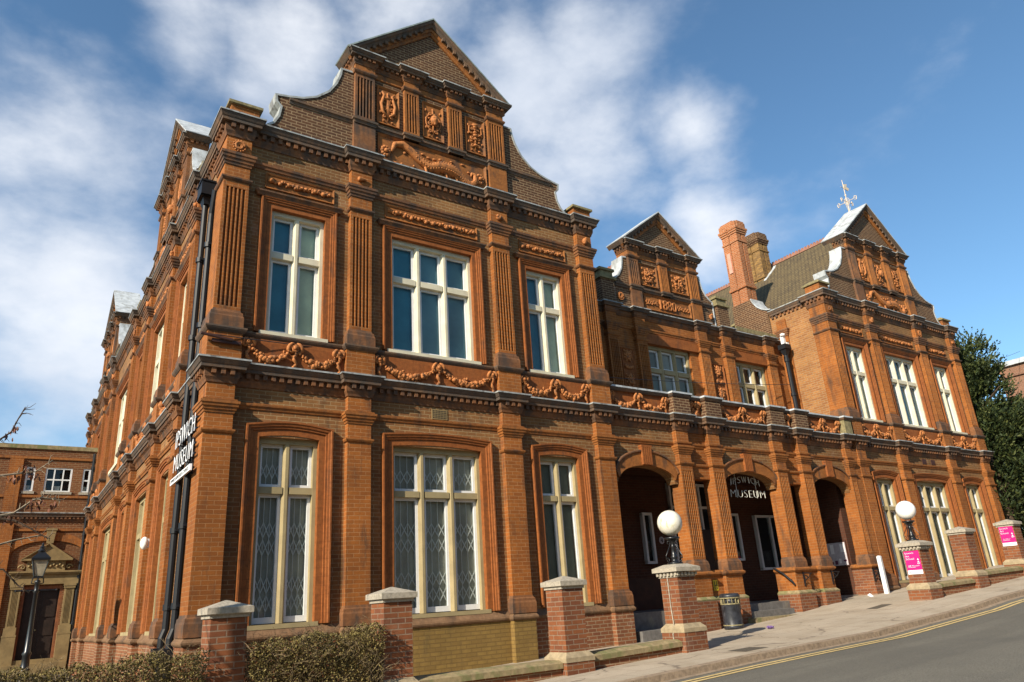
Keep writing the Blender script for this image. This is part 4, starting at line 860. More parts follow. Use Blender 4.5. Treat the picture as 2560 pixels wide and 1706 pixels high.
ch = chimney(22.38, 22.93, 2.98, 3.70, 11.93, 15.45, 'brick_chimney', 'brick_chimney')
m = MB(); m.box(22.34, 22.385, 3.42, 3.58, 13.3, 14.15); m.build('plate', 'plate_pink', ch)
ch = chimney(26.3, 26.95, 4.75, 5.55, 14.0, 16.75, 'brick_flue', 'brick_gable')
m = MB(); m.prism([(26.0, 14.0), (26.22, 14.33), (26.98, 15.02), (27.1, 15.18), (27.06, 15.06), (26.1, 13.98)], 4.60, 4.74); m.build('lead_flashing', 'lead', ch)
chimney(11.3, 11.9, 6.0, 6.7, 10.5, 13.1, 'brick_chimney', 'brick_chimney')
# rainwater head in the inner corner
m = MB(); x, y = 22.02, 1.62
m.tube([(x, y, 9.35), (x, y, 6.3)], .075, 10); m.box(x - .17, x + .17, y - .15, y + .15, 9.45, 9.62); m.taper(x - .13, x + .13, y - .12, y + .12, 9.45, 9.25, .05)
for z in (9.05, 7.8, 6.9): m.tube([(x, y, z - .05), (x, y, z + .05)], .10, 10)
dp = m.build('downpipe', 'pipe_black', MUS); m = MB(); m.box(x - .06, x + .06, y - .06, y + .06, 9.62, 9.95); m.ball((x - .05, y - .05, 9.98), .10, (1, 1, .8)); m.box(x + .08, x + .2, y - .08, y + .08, 9.62, 9.72); m.build('swan_neck', 'white_paint', dp)
# weather vane
vx, vy, vz = 27.45, .95, 15.50
m = MB(); m.lathe(vx, vy, [(.14, vz - .15), (.12, vz), (.06, vz + .18), (.045, vz + .5), (.04, vz + .7)], 10); m.tube([(vx, vy, vz + .5), (vx, vy, vz + 2.15)], .020, 6, .011)
for d in ((1, 0), (-1, 0), (0, 1), (0, -1)):
    z = vz + 1.12; p = lambda r, h: (vx + d[0] * r, vy + d[1] * r, z + h)
    m.tube([p(0, 0), p(.40, 0)], .012, 5); m.tube([p(.06, .16), p(.12, .03), p(.06, -.16)], .010, 5); m.tube([p(.32, .02), p(.36, .10), p(.44, .04), p(.41, -.09), p(.33, -.07)], .016, 5)
for s_ in (-1, 1): m.tube([(vx + s_ * .06, vy, vz + .7), (vx + s_ * .14, vy, vz + .9), (vx + s_ * .04, vy, vz + 1.05)], .010, 5)
m.prism([(vx - .03, vz + 1.75), (vx + .30, vz + 1.72), (vx + .40, vz + 1.86), (vx + .22, vz + 1.90), (vx + .30, vz + 2.05), (vx + .04, vz + 1.98)], vy - .012, vy + .012); m.tube([(vx, vy, vz + 1.78), (vx - .22, vy, vz + 1.78)], .012, 5); m.ball((vx, vy, vz + 1.42), .045); m.ball((vx, vy, vz + 2.15), .022)
m.build('weather_vane', 'vane', MUS)
# air brick in the frieze, air bricks right
m = MB(FRONT); m.box(7.03, 7.40, -.15, -.125, 5.31, 5.53)
q = m.build('air_brick', 'stone_yellow', MUS); m = MB(FRONT)
for i in range(9):
    for j in range(5): m.box(7.055 + i * .037, 7.075 + i * .037, -.13, -.122, 5.335 + j * .037, 5.355 + j * .037)
m.build('vent_hole', 'mark_black', q)
for x in (26.55, 27.15):
    m = MB(FRONT); m.box(x, x + .28, -.15, -.125, 5.33, 5.50); m.build('air_brick', 'timber_brown', MUS)
# bracket for the telephone wire
m = MB(); m.box(2.55, 3.05, -.10, -.04, 6.30, 6.36); m.tube([(2.35, -.12, 6.42), (2.9, -.12, 6.36)], .03, 6); m.build('wire_bracket', 'timber_brown', MUS)

# ------------------------------------------------------------------ iron brackets and handrail on the porch piers
m = MB(); m.tube([(17.90, .58, 2.06), (17.90, .30, 1.90), (17.90, .05, 1.68), (17.93, .02, 1.60)], .028, 8); m.tube([(17.90, .45, 1.98), (18.0, .45, 1.95)], .014, 6); m.tube([(17.90, .12, 1.74), (18.0, .12, 1.72)], .014, 6); m.build('handrail', 'iron_black', MUS)
for x in (18.32, 19.62, 21.74, 22.0):
    m = MB(); y = -.03; z = 1.86
    m.tube([(x, y, z + .02), (x, y - .10, z + .02), (x, y - .26, z - .0)], .013, 5); m.tube([(x, y, z - .30), (x, y - .04, z - .16), (x, y - .18, z - .08), (x, y - .22, z - .0)], .013, 5)
    m.tube([(x, y - .08 - .05 * math.cos(t), z - .09 + .05 * math.sin(t)) for t in [i * .6 for i in range(12)]], .010, 5); m.box(x - .02, x + .02, y - .01, y + .06, z - .32, z + .06)
    m.build('iron_bracket', 'iron_black', MUS)
# ------------------------------------------------------------------ letters
def lettering(body, T, x0, z0, w, h, d, depth, name, mat, parent, sp=1.0, off=-.012):
    vs, fs = text_mesh(body, 1.0, sp, off); m = MB(T); m.add([(x0 + p[0] * w, d + (p[2] * .5 + .5) * depth, z0 + p[1] * h) for p in vs], fs); return m.build(name, mat, parent)
SG = lambda u, v, z: (2.45 - v, 1.90 - u, z)
sg = thing('wall_sign', 'raised white capital letters on black rails fixed to the side wall near the corner', 'sign', (2.5, 1.1, 4.6))
lettering('IPSWICH', SG, 0, 4.74, 1.66, .33, 0, .007, 'lettering', 'letter_white', sg, 1.1, -.02); lettering('MUSEUM', SG, .0, 4.29, 1.66, .31, 0, .007, 'lettering', 'letter_white', sg, 1.1, -.02)
m = MB(SG); m.box(-.05, 1.70, -.005, .03, 4.055, 4.165); b_ = m.build('name_strip', 'letter_white', sg); lettering('IPSWICH BOROUGH COUNCIL', SG, .03, 4.08, 1.58, .065, .028, .006, 'lettering', 'mark_black', b_)
m = MB(SG)
for z in (4.80, 5.0, 4.36, 4.54, 4.11): m.box(-.02, 1.68, -.05, -.02, z - .015, z + .015)
for u in (.35, 1.35): m.box(u - .02, u + .02, -.12, -.05, 4.05, 5.1)
m.build('rail', 'iron_black', sg)
asg = thing('arch_sign', 'grey metal capital letters hanging inside the middle porch arch', 'sign', (17.0, .35, 4.1))
xs = [16.34, 16.50, 16.66, 16.82, 17.06, 17.16, 17.34, 17.56]; word = 'IPSWICH'; adv = [.09, .155, .15, .235, .085, .17, .16]; x = 16.40
for chx, a in zip(word, adv):
    t = (x + a / 2 - 17.03) / .63; z = 4.285 + .085 * (1 - t * t)
    vs, fs = text_mesh(chx, 1.0, 1.0, -.028); m = MB(); ww = a * (.38 if chx == 'I' else .84)
    m.add([(x + p[0] * ww + t * -.03 * (p[1] - .5), .36 - p[2] * .008, z + p[1] * .17 - t * .05 * (p[0] - .5)) for p in vs], fs); m.build('letter', 'letter_grey', asg); x += a * 1.22
lettering('MUSEUM', lambda u, v, z: (u, .36 - v, z), 16.33, 3.96, 1.46, .20, 0, .016, 'lettering', 'letter_grey', asg, 1.15, -.028)
m = MB()
for x in (16.62, 17.46): m.box(x - .006, x + .006, .37, .38, 3.95, 4.7)
m.build('hanger', 'letter_grey', asg)
# ------------------------------------------------------------------ brick pillars, caps, low walls
PILLARS = [(2.50, .12, .55, 1.68, 0, 'square brick pillar with a pointed stone cap at the left end of the row, between two hedges'),
           (4.84, .28, .66, 1.75, 0, 'square brick pillar with a pointed stone cap at the right end of the bushy hedge'),
           (8.05, .44, .74, 1.80, 0, 'square brick pillar with a pointed stone cap standing between two low walls left of the lamp pillars'),
           (10.80, .54, 1.00, 1.90, 1, 'brick pillar with dentilled cap carrying the stained globe lamp left of the porch'),
           (19.60, 1.02, 1.39, 2.27, 1, 'brick pillar with dentilled cap carrying the clean globe lamp and a pink poster'),
           (22.18, 1.20, 1.62, 2.66, 0, 'plain brick pillar standing between the two pillars with pink posters'),
           (25.20, 1.42, 1.86, 2.88, 0, 'farthest brick pillar, with a pink poster but no lamp')]
PY = -2.57
for i, (x, g, zb, zs, dent, lab) in enumerate(PILLARS):
    p = thing('brick_pillar', lab, 'pillar', (x, PY, g), 'brick pillars along the pavement'); h = .225; hb = .29; lb = zb - g; ls = zs - g
    m = MB(); m.box(-h, h, -h, h, lb - .05, ls + .02); m.build('shaft', 'brick_pier', p, local=True)
    m = MB(); m.box(-hb, hb, -hb, hb, -.35, lb - .10); m.build('footing', 'brick_pier', p, local=True)
    m = MB(); m.box(-hb - .01, hb + .01, -hb - .01, hb + .01, lb - .10, lb - .03); m.taper(-hb - .01, hb + .01, -hb - .01, hb + .01, lb - .03, lb + .05, .075); m.build('stone_course', 'stone_sand', p, local=True)
    m = MB(); d = 0
    if dent:
        for s_ in (-1, 1):
            for k in range(6):
                t = -.235 + .094 * k
                m.box(t - .026, t + .026, s_ * .255 - .03, s_ * .255 + .03, ls + .0, ls + .06); m.box(s_ * .255 - .03, s_ * .255 + .03, t - .026, t + .026, ls + .001, ls + .061)
        m.box(-.245, .245, -.245, .245, ls - .03, ls + .06); d = .05
        m.build('dentil_course', 'stone_grey', p, local=True); m = MB(); c = .325
    else:
        m.box(-.245, .245, -.245, .245, ls - .03, ls + .02); c = .285
        m.taper(-.245, .245, -.245, .245, ls + .01, ls + .021, -.03)
    z = ls + .02 + d; m.box(-c, c, -c, c, z, z + .075); m.taper(-c, c, -c, c, z + .075, z + (.14 if dent else .165), c - (.16 if dent else .012)); m.build('cap', 'stone_grey', p, local=True)
    if i == 3: m = MB(); m.tube([(-.24, .02, ls - .02), (-.24, .02, lb + .3), (-.255, -.01, lb + .1), (-.255, -.01, lb - .06), (-.305, -.01, lb - .12), (-.305, -.01, 0)], .011, 6); m.build('conduit', 'stone_grey', p, local=True)
LOWW = [(5.10, 7.75, .66, .66, 'low brick wall with mossy coping along the ochre plinth'), (8.36, 10.5, .71, .77, 'low mossy wall running up to the left lamp pillar'), (19.91, 21.88, 1.40, 1.45, 'low mossy wall between the clean globe lamp pillar and the plain pillar'), (22.48, 24.90, 1.62, 1.69, 'low brick wall between the plain pillar and the farthest pillar'), (25.5, 33.0, 1.95, 2.2, 'low brick wall continuing beyond the farthest pillar')]
for x0, x1, z0, z1, lab in LOWW:
    p = thing('low_wall', lab, 'wall', ((x0 + x1) / 2, PY, gz((x0 + x1) / 2)), 'low walls between the pillars'); m = MB()
    def slab(m, y0, y1, a0, a1, b0, b1): m.add([(x0, y0, a0), (x1, y0, a1), (x1, y1, a1), (x0, y1, a0), (x0, y0, b0), (x1, y0, b1), (x1, y1, b1), (x0, y1, b0)], [(0, 1, 2, 3), (4, 5, 6, 7), (0, 1, 5, 4), (1, 2, 6, 5), (2, 3, 7, 6), (3, 0, 4, 7)])
    slab(m, PY - .16, PY + .16, gz(x0) - .4, gz(x1) - .4, z0 - .10, z1 - .10); m.build('brickwork', 'brick_plinth', p)
    m = MB(); slab(m, PY - .21, PY + .20, z0 - .10, z1 - .10, z0 - .02, z1 - .02); k = len(m.v)
    m.add([(x0, PY - .21, z0 - .02), (x1, PY - .21, z1 - .02), (x1, PY - .10, z1 + .02), (x0, PY - .10, z0 + .02), (x0, PY + .2, z0 + .02), (x1, PY + .2, z1 + .02), (x0, PY + .2, z0 - .02), (x1, PY + .2, z1 - .02)], [(0, 1, 2, 3), (3, 2, 5, 4), (4, 5, 7, 6), (0, 3, 4, 6), (1, 7, 5, 2)]); m.build('coping', 'stone_coping', p)
# ------------------------------------------------------------------ globe lamps
for x, z0, gm, lab in ((10.80, 2.115, 'globe_white', 'white globe lamp with greenish staining on a scrolled black iron stem'), (19.60, 2.485, 'globe_clean', 'clean white globe lamp on a scrolled black iron stem beside a pink poster')):
    p = thing('globe_lamp', lab, 'lamp', (x, PY, z0), 'globe lamps on pillars')
    m = MB(); m.lathe(0, 0, [(.15, 0), (.15, .025), (.06, .04), (.055, .10), (.075, .13), (.05, .16), (.04, .30), (.055, .32), (.035, .35), (.045, .40), (.12, .46), (.15, .47), (.15, .50), (.10, .505)], 16); m.build('stem', 'iron_black', p, True, local=True)
    for k in range(4):
        c, s_ = math.cos(k * math.pi / 2), math.sin(k * math.pi / 2); pts = [(.20, .05), (.16, .02), (.13, .06), (.17, .10), (.215, .08), (.21, .14), (.14, .24), (.08, .33), (.06, .38), (.11, .42), (.14, .38), (.11, .355)]
        m = MB(); m.tube([(c * a, s_ * a, b_ + .02) for a, b_ in pts], .009, 5); m.build('scroll', 'iron_black', p, True, local=True)
    m = MB(); m.ball((0, 0, .775), .245, (1, 1, 1), True); m.build('globe', gm, p, True, local=True)
# ------------------------------------------------------------------ pink posters on the pillar flanks
def poster(px, y1, z0, w, h, lab, second):
    T = lambda u, v, z: (px - .235 - v, y1 - u, z0 + z)
    p = thing('poster', lab, 'poster', (px - .235, y1 - w / 2, z0), 'pink posters on the pillars')
    m = MB(T); m.box(0, w, 0, .008, .17 * h, h); m.build('pink_panel', 'magenta', p); m = MB(T); m.box(0, w, 0, .0075, 0, .17 * h); m.build('white_panel', 'white_panel', p)
    for t, z, ww in (('Ipswich', .85, .58), ('Art', .74, .26), ('School', .62, .55)): lettering(t, T, .06 * w, z * h, ww * w, .085 * h if t != 'Ipswich' else .10 * h, .008, .002, 'lettering', 'white_panel', p)
    if second: lettering('Art Gallery', T, .12 * w, .33 * h, .5 * w, .055 * h, .008, .002, 'lettering', 'white_panel', p)
    else:
        lettering('Museum', T, .36 * w, .33 * h, .5 * w, .06 * h, .008, .002, 'lettering', 'white_panel', p)
        for u in (.12, .22): m = MB(T); m.prism([(u * w, .36 * h), ((u + .07) * w, .33 * h), ((u + .07) * w, .39 * h)], .008, .010); m.build('arrow', 'white_panel', p)
    for z in (.60, .50): m = MB(T); m.prism([(.80 * w, z * h), (.92 * w, z * h), (.86 * w, (z + .07) * h)], .008, .010); m.build('triangle', 'white_panel', p)
    m = MB(T); m.box(.76 * w, .96 * w, .008, .0095, .455 * h, .47 * h); m.box(.76 * w, .93 * w, .008, .0095, .425 * h, .437 * h); m.box(.1 * w, .6 * w, .008, .0095, .29 * h, .30 * h); m.build('small_print', 'white_panel', p)
    for u, c in ((.12, 'mark_black'), (.40, 'letter_grey'), (.62, 'letter_grey'), (.78, 'mark_black')): m = MB(T); m.box(u * w, (u + .05) * w, .0075, .009, .06 * h, .12 * h); m.build('logo', c, p)
poster(19.60, -2.38, 1.66, .385, .565, 'pink poster with white lettering and arrows, below the clean globe lamp', False)
poster(25.20, -2.39, 2.29, .385, .555, 'pink poster with white lettering on the farthest pillar', True)
# ------------------------------------------------------------------ litter bin, post, plates
p = thing('litter_bin', 'black cylindrical litter bin with gold bands beside the entrance steps', 'bin', (14.72, -.42, gz(14.72)))
m = MB(); m.lathe(0, 0, [(0.2214, 0), (0.2337, .01), (0.2337, .06), (0.2255, .08), (0.2255, .56), (0.2296, .57)], 28); m.lathe(0, 0, [(0.1968, .56), (0.1968, .70)], 20); m.build('body', 'bin_black', p, True, local=True)
m = MB(); m.lathe(0, 0, [(0.2337, .70), (0.2419, .72), (0.2419, .75), (0.2132, .79), (0.1230, .80)], 28); m.build('lid', 'bin_black', p, True, local=True)
for z in (.085, .56, .695): m = MB(); m.lathe(0, 0, [(0.2263, z - .012), (0.2370, z - .012), (0.2370, z + .012), (0.2263, z + .012)], 28); m.build('band', 'gold_paint', p, local=True)
for k in range(14):
    t = k * 2 * math.pi / 14; m = MB(); c, s_ = math.cos(t), math.sin(t); m.add([(c * r + s_ * -w, s_ * r + c * w, z) for r in (.200, .228) for w in (-.007, .007) for z in (.575, .685)], [(0, 1, 3, 2), (4, 6, 7, 5), (0, 4, 5, 1), (2, 3, 7, 6), (0, 2, 6, 4), (1, 5, 7, 3)]); m.build('slot_bar', 'gold_paint', p, local=True)
m = MB(); m.ball((.14, -.182, .36), .07, (.8, .5, 1.2)); m.build('badge', 'timber_rust', p, True, local=True)
m = MB(); m.taper(-.058, .058, -.058, .058, -.1, 1.04, .003); m.taper(-.055, .055, -.055, .055, 1.04, 1.07, .02); o = m.build('bollard_post', 'white_paint'); o.location = (21.76, -.30, gz(21.76)); o.rotation_euler = (0, R(-1.0), R(8)); tag(o, 'square white painted post standing on the pavement right of the porch', 'post')
p = thing('hydrant_sign', 'small yellow plate with a black letter H above the litter bin', 'sign', (14.88, .10, 1.58)); TH = lambda u, v, z: (14.80 + u, .10 - v, 1.58 + z)
m = MB(TH); m.box(0, .16, 0, .012, 0, .25); m.build('plate', 'yellow_sign', p); m = MB(TH)
m.box(.03, .05, .012, .016, .03, .22); m.box(.11, .13, .012, .016, .03, .22); m.box(.05, .11, .012, .016, .115, .135); m.build('lettering', 'mark_black', p)
p = thing('notice_board', 'framed notice board with pale papers on the shadowed porch side wall', 'notice board', (21.70, 1.0, 2.05)); TN = lambda u, v, z: (21.72 - v, 1.40 - u, 2.06 + z)
m = MB(TN); m.box(-.03, .76, 0, .04, -.03, .73); m.build('frame', 'timber_brown', p); m = MB(TN); m.box(.01, .72, .04, .045, .01, .69); m.build('backing', 'paper', p)
for u, z, w, h, c in ((.04, .3, .13, .34, 'paper'), (.2, .36, .12, .28, 'white_panel'), (.36, .34, .14, .3, 'paper'), (.54, .4, .14, .24, 'white_panel'), (.03, .05, .2, .08, 'paper_dark'), (.28, .04, .10, .12, 'paper_dark'), (.58, .12, .11, .05, 'paper_dark'), (.43, .07, .08, .14, 'white_panel')):
    m = MB(TN); m.box(u, u + w, .045, .048, z, z + h); m.build('notice', c, p)
m = MB(); m.lathe(0, 0, [(.10, 0), (.10, .012), (.09, .014)], 24); o = m.build('round_sign', 'paper'); o.location = (15.55, 2.42, 3.02); o.rotation_euler = (R(90), 0, 0); tag(o, 'small round grey sign with a dark symbol on the porch back wall', 'sign')
q = MB(); q.box(-.012, .03, -.06, .05, .012, .018); q.box(-.05, .0, -.02, .0, .012, .0175); w_ = q.build('symbol', 'mark_black', o, local=True)
m = MB(); m.box(18.56, 18.72, 2.395, 2.415, 2.9, 3.22); tag(m.build('paper_notice', 'paper'), 'sheet of pale paper fixed to the porch back wall by the entrance', 'notice')
p = thing('wall_light', 'white bulkhead security light on the sunlit side wall', 'lamp', (2.6, 4.95, 3.3)); m = MB(); m.box(2.56, 2.70, 4.88, 5.02, 3.22, 3.40); m.tube([(2.62, 4.95, 3.22), (2.62, 4.95, 3.0)], .015, 6); m.build('housing', 'white_paint', p)
m = MB(); m.ball((2.51, 4.95, 3.31), .12, (.7, .9, 1.15), True); m.build('diffuser', 'globe_clean', p, True)
# pavement odds and ends
for x, y, w, d, lab in ((11.15, -3.70, .62, .42, 'dark iron access cover in the pavement by the left lamp pillar'), (18.45, -1.95, .75, .30, 'dark worn cover in the pavement in front of the right porch arch')):
    m = MB(); k = 5; m.add([(x + w * (i / k - .5), y + d * (j - .5), gz(x + w * (i / k - .5)) + .004) for i in range(k + 1) for j in (0, 1)], [(2 * i, 2 * i + 2, 2 * i + 3, 2 * i + 1) for i in range(k)]); tag(m.build('access_cover', 'manhole'), lab, 'cover')
m = MB(); r_ = random.Random(3)
for i in range(14): t = r_.random() * 6.28; m.tube([(0, 0, .01), (.05 * math.cos(t), .05 * math.sin(t), .02 + .05 * r_.random()), (.09 * math.cos(t), .09 * math.sin(t), .01 + .05 * r_.random())], [.004, .014, .004], 4)
o = m.build('dropped_flower', 'flower'); o.location = (14.6, -1.55, gz(14.6)); tag(o, 'small purple flower dropped on the pavement near the steps', 'flower')
m = MB(); m.add([(-.08, -.05, .0), (.07, -.06, .01), (.09, .05, .0), (-.05, .06, .06), (0, 0, .10)], [(0, 1, 4), (1, 2, 4), (2, 3, 4), (3, 0, 4)]); o = m.build('crumpled_paper', 'white_panel'); o.location = (20.9, -.28, gz(20.9)); tag(o, 'crumpled white paper at the foot of the right porch pier', 'litter')
# ------------------------------------------------------------------ plants
def leaf_quads(m, c, d, L, w, rr):
    d = d.normalized(); s_ = d.cross(Vector((rr.uniform(-1, 1), rr.uniform(-1, 1), rr.uniform(-1, 1)))); s_ = s_.normalized() if s_.length > 1e-3 else Vector((1, 0, 0))
    a = Vector(c); o = len(m.v); m.v += [tuple(a - s_ * w * .3), tuple(a + s_ * w * .3), tuple(a + d * L * .6 + s_ * w * .5), tuple(a + d * L), tuple(a + d * L * .6 - s_ * w * .5)]; m.f.append((o, o + 1, o + 2, o + 3, o + 4))
def hedge(lab, x0, x1, y0, y1, zt, nleaf, ntwig, sd, low):
    rr = random.Random(sd); p = thing('hedge', lab, 'hedge', ((x0 + x1) / 2, (y0 + y1) / 2, gz((x0 + x1) / 2)), 'hedges by the pavement'); tw = MB(); lf = MB(); zb = lambda x: gz(x) - .1
    for i in range(ntwig):
        x = rr.uniform(x0, x1); y = rr.uniform(y0 + .1, y1 - .1); z = zb(x); pts = [(x, y, z)]; top = zt(x) - rr.uniform(.06, .35); k = 6
        for j in range(1, k): pts.append((min(x1, max(x0, x + rr.uniform(-.10, .10) * j * .6)), y + rr.uniform(-.06, .06) * j * .6, z + (top - z) * j / (k - 1)))
        tw.tube(pts, [.009, .008, .007, .005, .004, .002], 3)
        for b_ in range(5):
            j = rr.randint(2, k - 1); q = Vector(pts[j]); e = q + Vector((rr.uniform(-.16, .16), rr.uniform(-.16, .16), rr.uniform(-.02, .18))); tw.tube([tuple(q), tuple((q + e) / 2 + Vector((0, 0, .02))), tuple(e)], [.004, .003, .0015], 3)
            for t in range(3): e2 = e + Vector((rr.uniform(-.07, .07), rr.uniform(-.07, .07), rr.uniform(-.01, .08))); tw.tube([tuple(e), tuple(e2)], [.002, .001], 3)
    for i in range(nleaf):
        x = rr.uniform(x0, x1); f = rr.random(); z0 = zb(x); h = zt(x) + .03 * math.sin(x * 9) + .02 * math.sin(x * 23); t = 1 - abs(rr.gauss(0, low)); 
        if t < .05: continue
        z = z0 + (h - z0) * t; bulge = .06 * math.sin(x * 5.3 + z * 7); y = (y0 - bulge + rr.uniform(0, .14)) if f < .5 else (rr.uniform(y0, y1) if f < .9 else y1)
        leaf_quads(lf, (x, y, z), Vector((rr.uniform(-1, 1), rr.uniform(-1, .6), rr.uniform(-.3, 1.1))), rr.uniform(.018, .036), rr.uniform(.010, .019), rr)
    tw.build('twigs', 'twig', p, recalc=False); lf.build('foliage', 'leaf_hedge', p, recalc=False)
hedge('straggly half-bare hedge growing between the first and second pillar', 2.76, 4.56, -2.95, -2.45, lambda x: 1.32 + .05 * (x - 2.7) + .02 * math.sin(x * 6), 15000, 320, 21, .38)
hedge('clipped bushy hedge left of the first pillar, in front of the side wall', -2.2, 2.24, -3.0, -2.35, lambda x: 1.215 + .03 * x + .02 * math.sin(x * 5), 42000, 380, 22, .48)
# bare tree at the left edge with a few dead leaves hanging on
rr = random.Random(8); t_ = thing('bare_tree', 'leafless tree with pale twigs and a few dead leaves reaching in at the left edge', 'tree', (-1.7, -4.4, gz(-1.7)))
m = MB(); m.tube([(-1.7, -4.4, -.3), (-1.68, -4.42, 1.0), (-1.72, -4.38, 2.2), (-1.62, -4.45, 3.3), (-1.7, -4.4, 4.6), (-1.6, -4.5, 6.2)], [.13, .11, .095, .075, .05, .02], 10); m.build('trunk', 'bark', t_, True)
BR_ = [[(-1.65, -4.4, 2.0), (-.8, -4.45, 2.35), (-.04, -4.5, 2.41), (.07, -4.48, 2.45), (.28, -4.45, 2.50), (.36, -4.42, 2.47)], [(-1.68, -4.4, 2.3), (-.7, -4.5, 2.75), (.05, -4.5, 2.63), (.19, -4.52, 2.55), (.34, -4.5, 2.46)], [(-1.66, -4.4, 2.6), (-.8, -4.4, 2.95), (-.13, -4.5, 3.05), (.04, -4.5, 3.08), (.15, -4.5, 3.10), (.28, -4.5, 3.22)], [(-1.65, -4.42, 2.5), (-.6, -4.5, 2.55), (.03, -4.5, 2.70), (.17, -4.46, 2.83), (.24, -4.45, 2.86), (.34, -4.44, 2.85), (.40, -4.43, 2.83)], [(-1.62, -4.45, 3.2), (-.7, -4.5, 3.3), (-.18, -4.5, 3.40), (-.10, -4.5, 3.48), (-.06, -4.5, 3.62), (-.02, -4.5, 3.74)], [(-1.62, -4.45, 3.3), (-.9, -4.45, 3.7), (-.45, -4.5, 3.95)], [(-1.68, -4.4, 2.1), (-.6, -4.3, 2.2), (.02, -4.3, 2.2), (.16, -4.28, 2.05), (.26, -4.28, 1.98)], [(-1.6, -4.5, 4.4), (-1.1, -4.5, 5.3), (-.8, -4.4, 5.9)], [(-1.7, -4.4, 3.6), (-2.4, -4.3, 4.4), (-2.8, -4.2, 5.2)], [(-1.72, -4.4, 2.6), (-2.5, -4.5, 3.2), (-3.1, -4.6, 3.7)]]
lf = MB(); 
for bi, pts in enumerate(BR_):
    m = MB(); k = len(pts); m.tube(pts, [.013 * (1 - i / k) + .002 for i in range(k)], 5)
    if bi < 7:
        for i in range(2, k):
            for q in range(5):
                f = rr.random(); p0 = Vector(pts[i - 1]).lerp(Vector(pts[i]), f); e = p0 + Vector((rr.uniform(-.03, .10), rr.uniform(-.06, .06), rr.uniform(-.06, .10))); mid = (p0 + e) / 2 + Vector((0, 0, rr.uniform(-.02, .03))); m.tube([tuple(p0), tuple(mid), tuple(e)], [.004, .003, .0015], 4)
    m.build('branch', 'bark_pale' if bi in (0, 2, 3) else 'bark', t_)
for c, n_ in (((.0, -4.5, 3.06), 9), ((.14, -4.5, 3.10), 12), ((.17, -4.47, 2.80), 16), ((.24, -4.45, 2.80), 6), ((.34, -4.44, 2.80), 9), ((-.12, -4.5, 3.44), 5), ((-.08, -4.5, 3.54), 8), ((.02, -4.5, 2.66), 4), ((-.06, -4.5, 3.05), 6), ((.06, -4.5, 3.16), 4)):
    for i in range(n_):
        q = Vector(c) + Vector((rr.gauss(0, .024), rr.gauss(0, .03), rr.gauss(-.01, .028))); leaf_quads(lf, q, Vector((rr.uniform(-.5, .5), rr.uniform(-.5, .5), -1)), rr.uniform(.035, .06), rr.uniform(.016, .028), rr)
lf.build('dead_leaves', 'leaf_brown', t_, recalc=False)
# yews beyond the right end
def yew(lab, x, y, h, r, blobs, nsp, sd):
    rr = random.Random(sd); p = thing('yew_tree', lab, 'tree', (x, y, gz(x)), 'yew trees beyond the museum'); g = gz(x)
    m = MB(); m.tube([(x, y, g - .4), (x + .1, y, g + h * .3), (x - .1, y + .1, g + h * .6), (x, y, g + h * .85)], [.38, .3, .18, .05], 9)
    for i in range(9): t = i * 2.4; z = g + h * (.15 + .07 * i); m.tube([(x, y, z), (x + r * .4 * math.cos(t), y + r * .4 * math.sin(t), z + .5), (x + r * .75 * math.cos(t), y + r * .75 * math.sin(t), z + .9)], [.10, .06, .02], 6)
    m.build('trunk', 'bark', p); lf = MB(); B = []
    for i in range(blobs):
        t = rr.random() * 6.28; zz = rr.random(); rad = r * (1.0 - .78 * zz ** 1.4) * math.sqrt(rr.uniform(.25, 1)); B.append((Vector((x + rad * math.cos(t), y + rad * math.sin(t), g + .6 + (h - .8) * zz)), rr.uniform(.55, 1.0) * r * .42))
    for c, br in B:
        out = Vector((c.x - x, c.y - y, .9)); out.normalize(); n_ = int(nsp * (br / (r * .35)))
        for i in range(n_):
            d = Vector((rr.gauss(0, 1), rr.gauss(0, 1), rr.gauss(0, .8))); d.normalize(); q = c + Vector((d.x, d.y, d.z * .6)) * br * rr.uniform(.55, 1.0) ** .6; ax = (d * .6 + out * .8 + Vector((0, 0, .35)) + Vector((rr.uniform(-.3, .3), rr.uniform(-.3, .3), rr.uniform(-.3, .3)))); ax.normalize(); L = rr.uniform(.25, .65)
            for k in range(6):
                f = k / 5; b0 = q + ax * L * f; side = Vector((rr.uniform(-1, 1), rr.uniform(-1, 1), rr.uniform(-.5, .5))); leaf_quads(lf, b0, ax * .8 + side * .7, rr.uniform(.12, .23) * (1.15 - .5 * f), .062, rr)
    lf.build('crown', 'leaf_yew', p, recalc=False)
yew('tall dark yew standing nearest the right end of the museum', 33.7, 1.0, 9.0, 2.3, 90, 70, 31)
yew('broad lower yew at the right edge, in front of the far brick house', 36.3, .5, 6.0, 2.5, 90, 70, 32)
yew('dark yew between the nearer yews and the far brick house, mostly hidden', 43.0, 3.2, 5.6, 3.0, 70, 60, 33)
# far brick house
p = thing('brick_house', 'flat topped brick house with white coping far behind the yews', 'house', (55, 2, gz(52)))
m = MB(); m.box(51, 62, -9, 6.1, 1, 13.7); m.build('wall', 'brick_far', p); m = MB(); m.box(50.8, 62.2, -9.2, 6.3, 13.7, 14.0); m.build('coping', 'lead', p)
m = MB(); m.box(50.88, 62.1, -9.1, 6.2, 13.0, 13.15); m.box(50.9, 62.1, -9.1, 6.2, 11.1, 11.6); m.build('string_course', 'brick_far', p)
for y in (4.2, 1.0, -2.2):
    for z in (8.9, 5.0): 
        m = MB(); m.box(50.93, 51.1, y - .6, y + .6, z, z + 1.9); w_ = m.build('window', 'white_paint', p); m = MB(); 
        for s_ in (-1, 1): m.box(50.90, 50.94, y + s_ * .28 - .22, y + s_ * .28 + .22, z + .1, z + 1.8)
        m.build('pane', 'dark_room', w_)
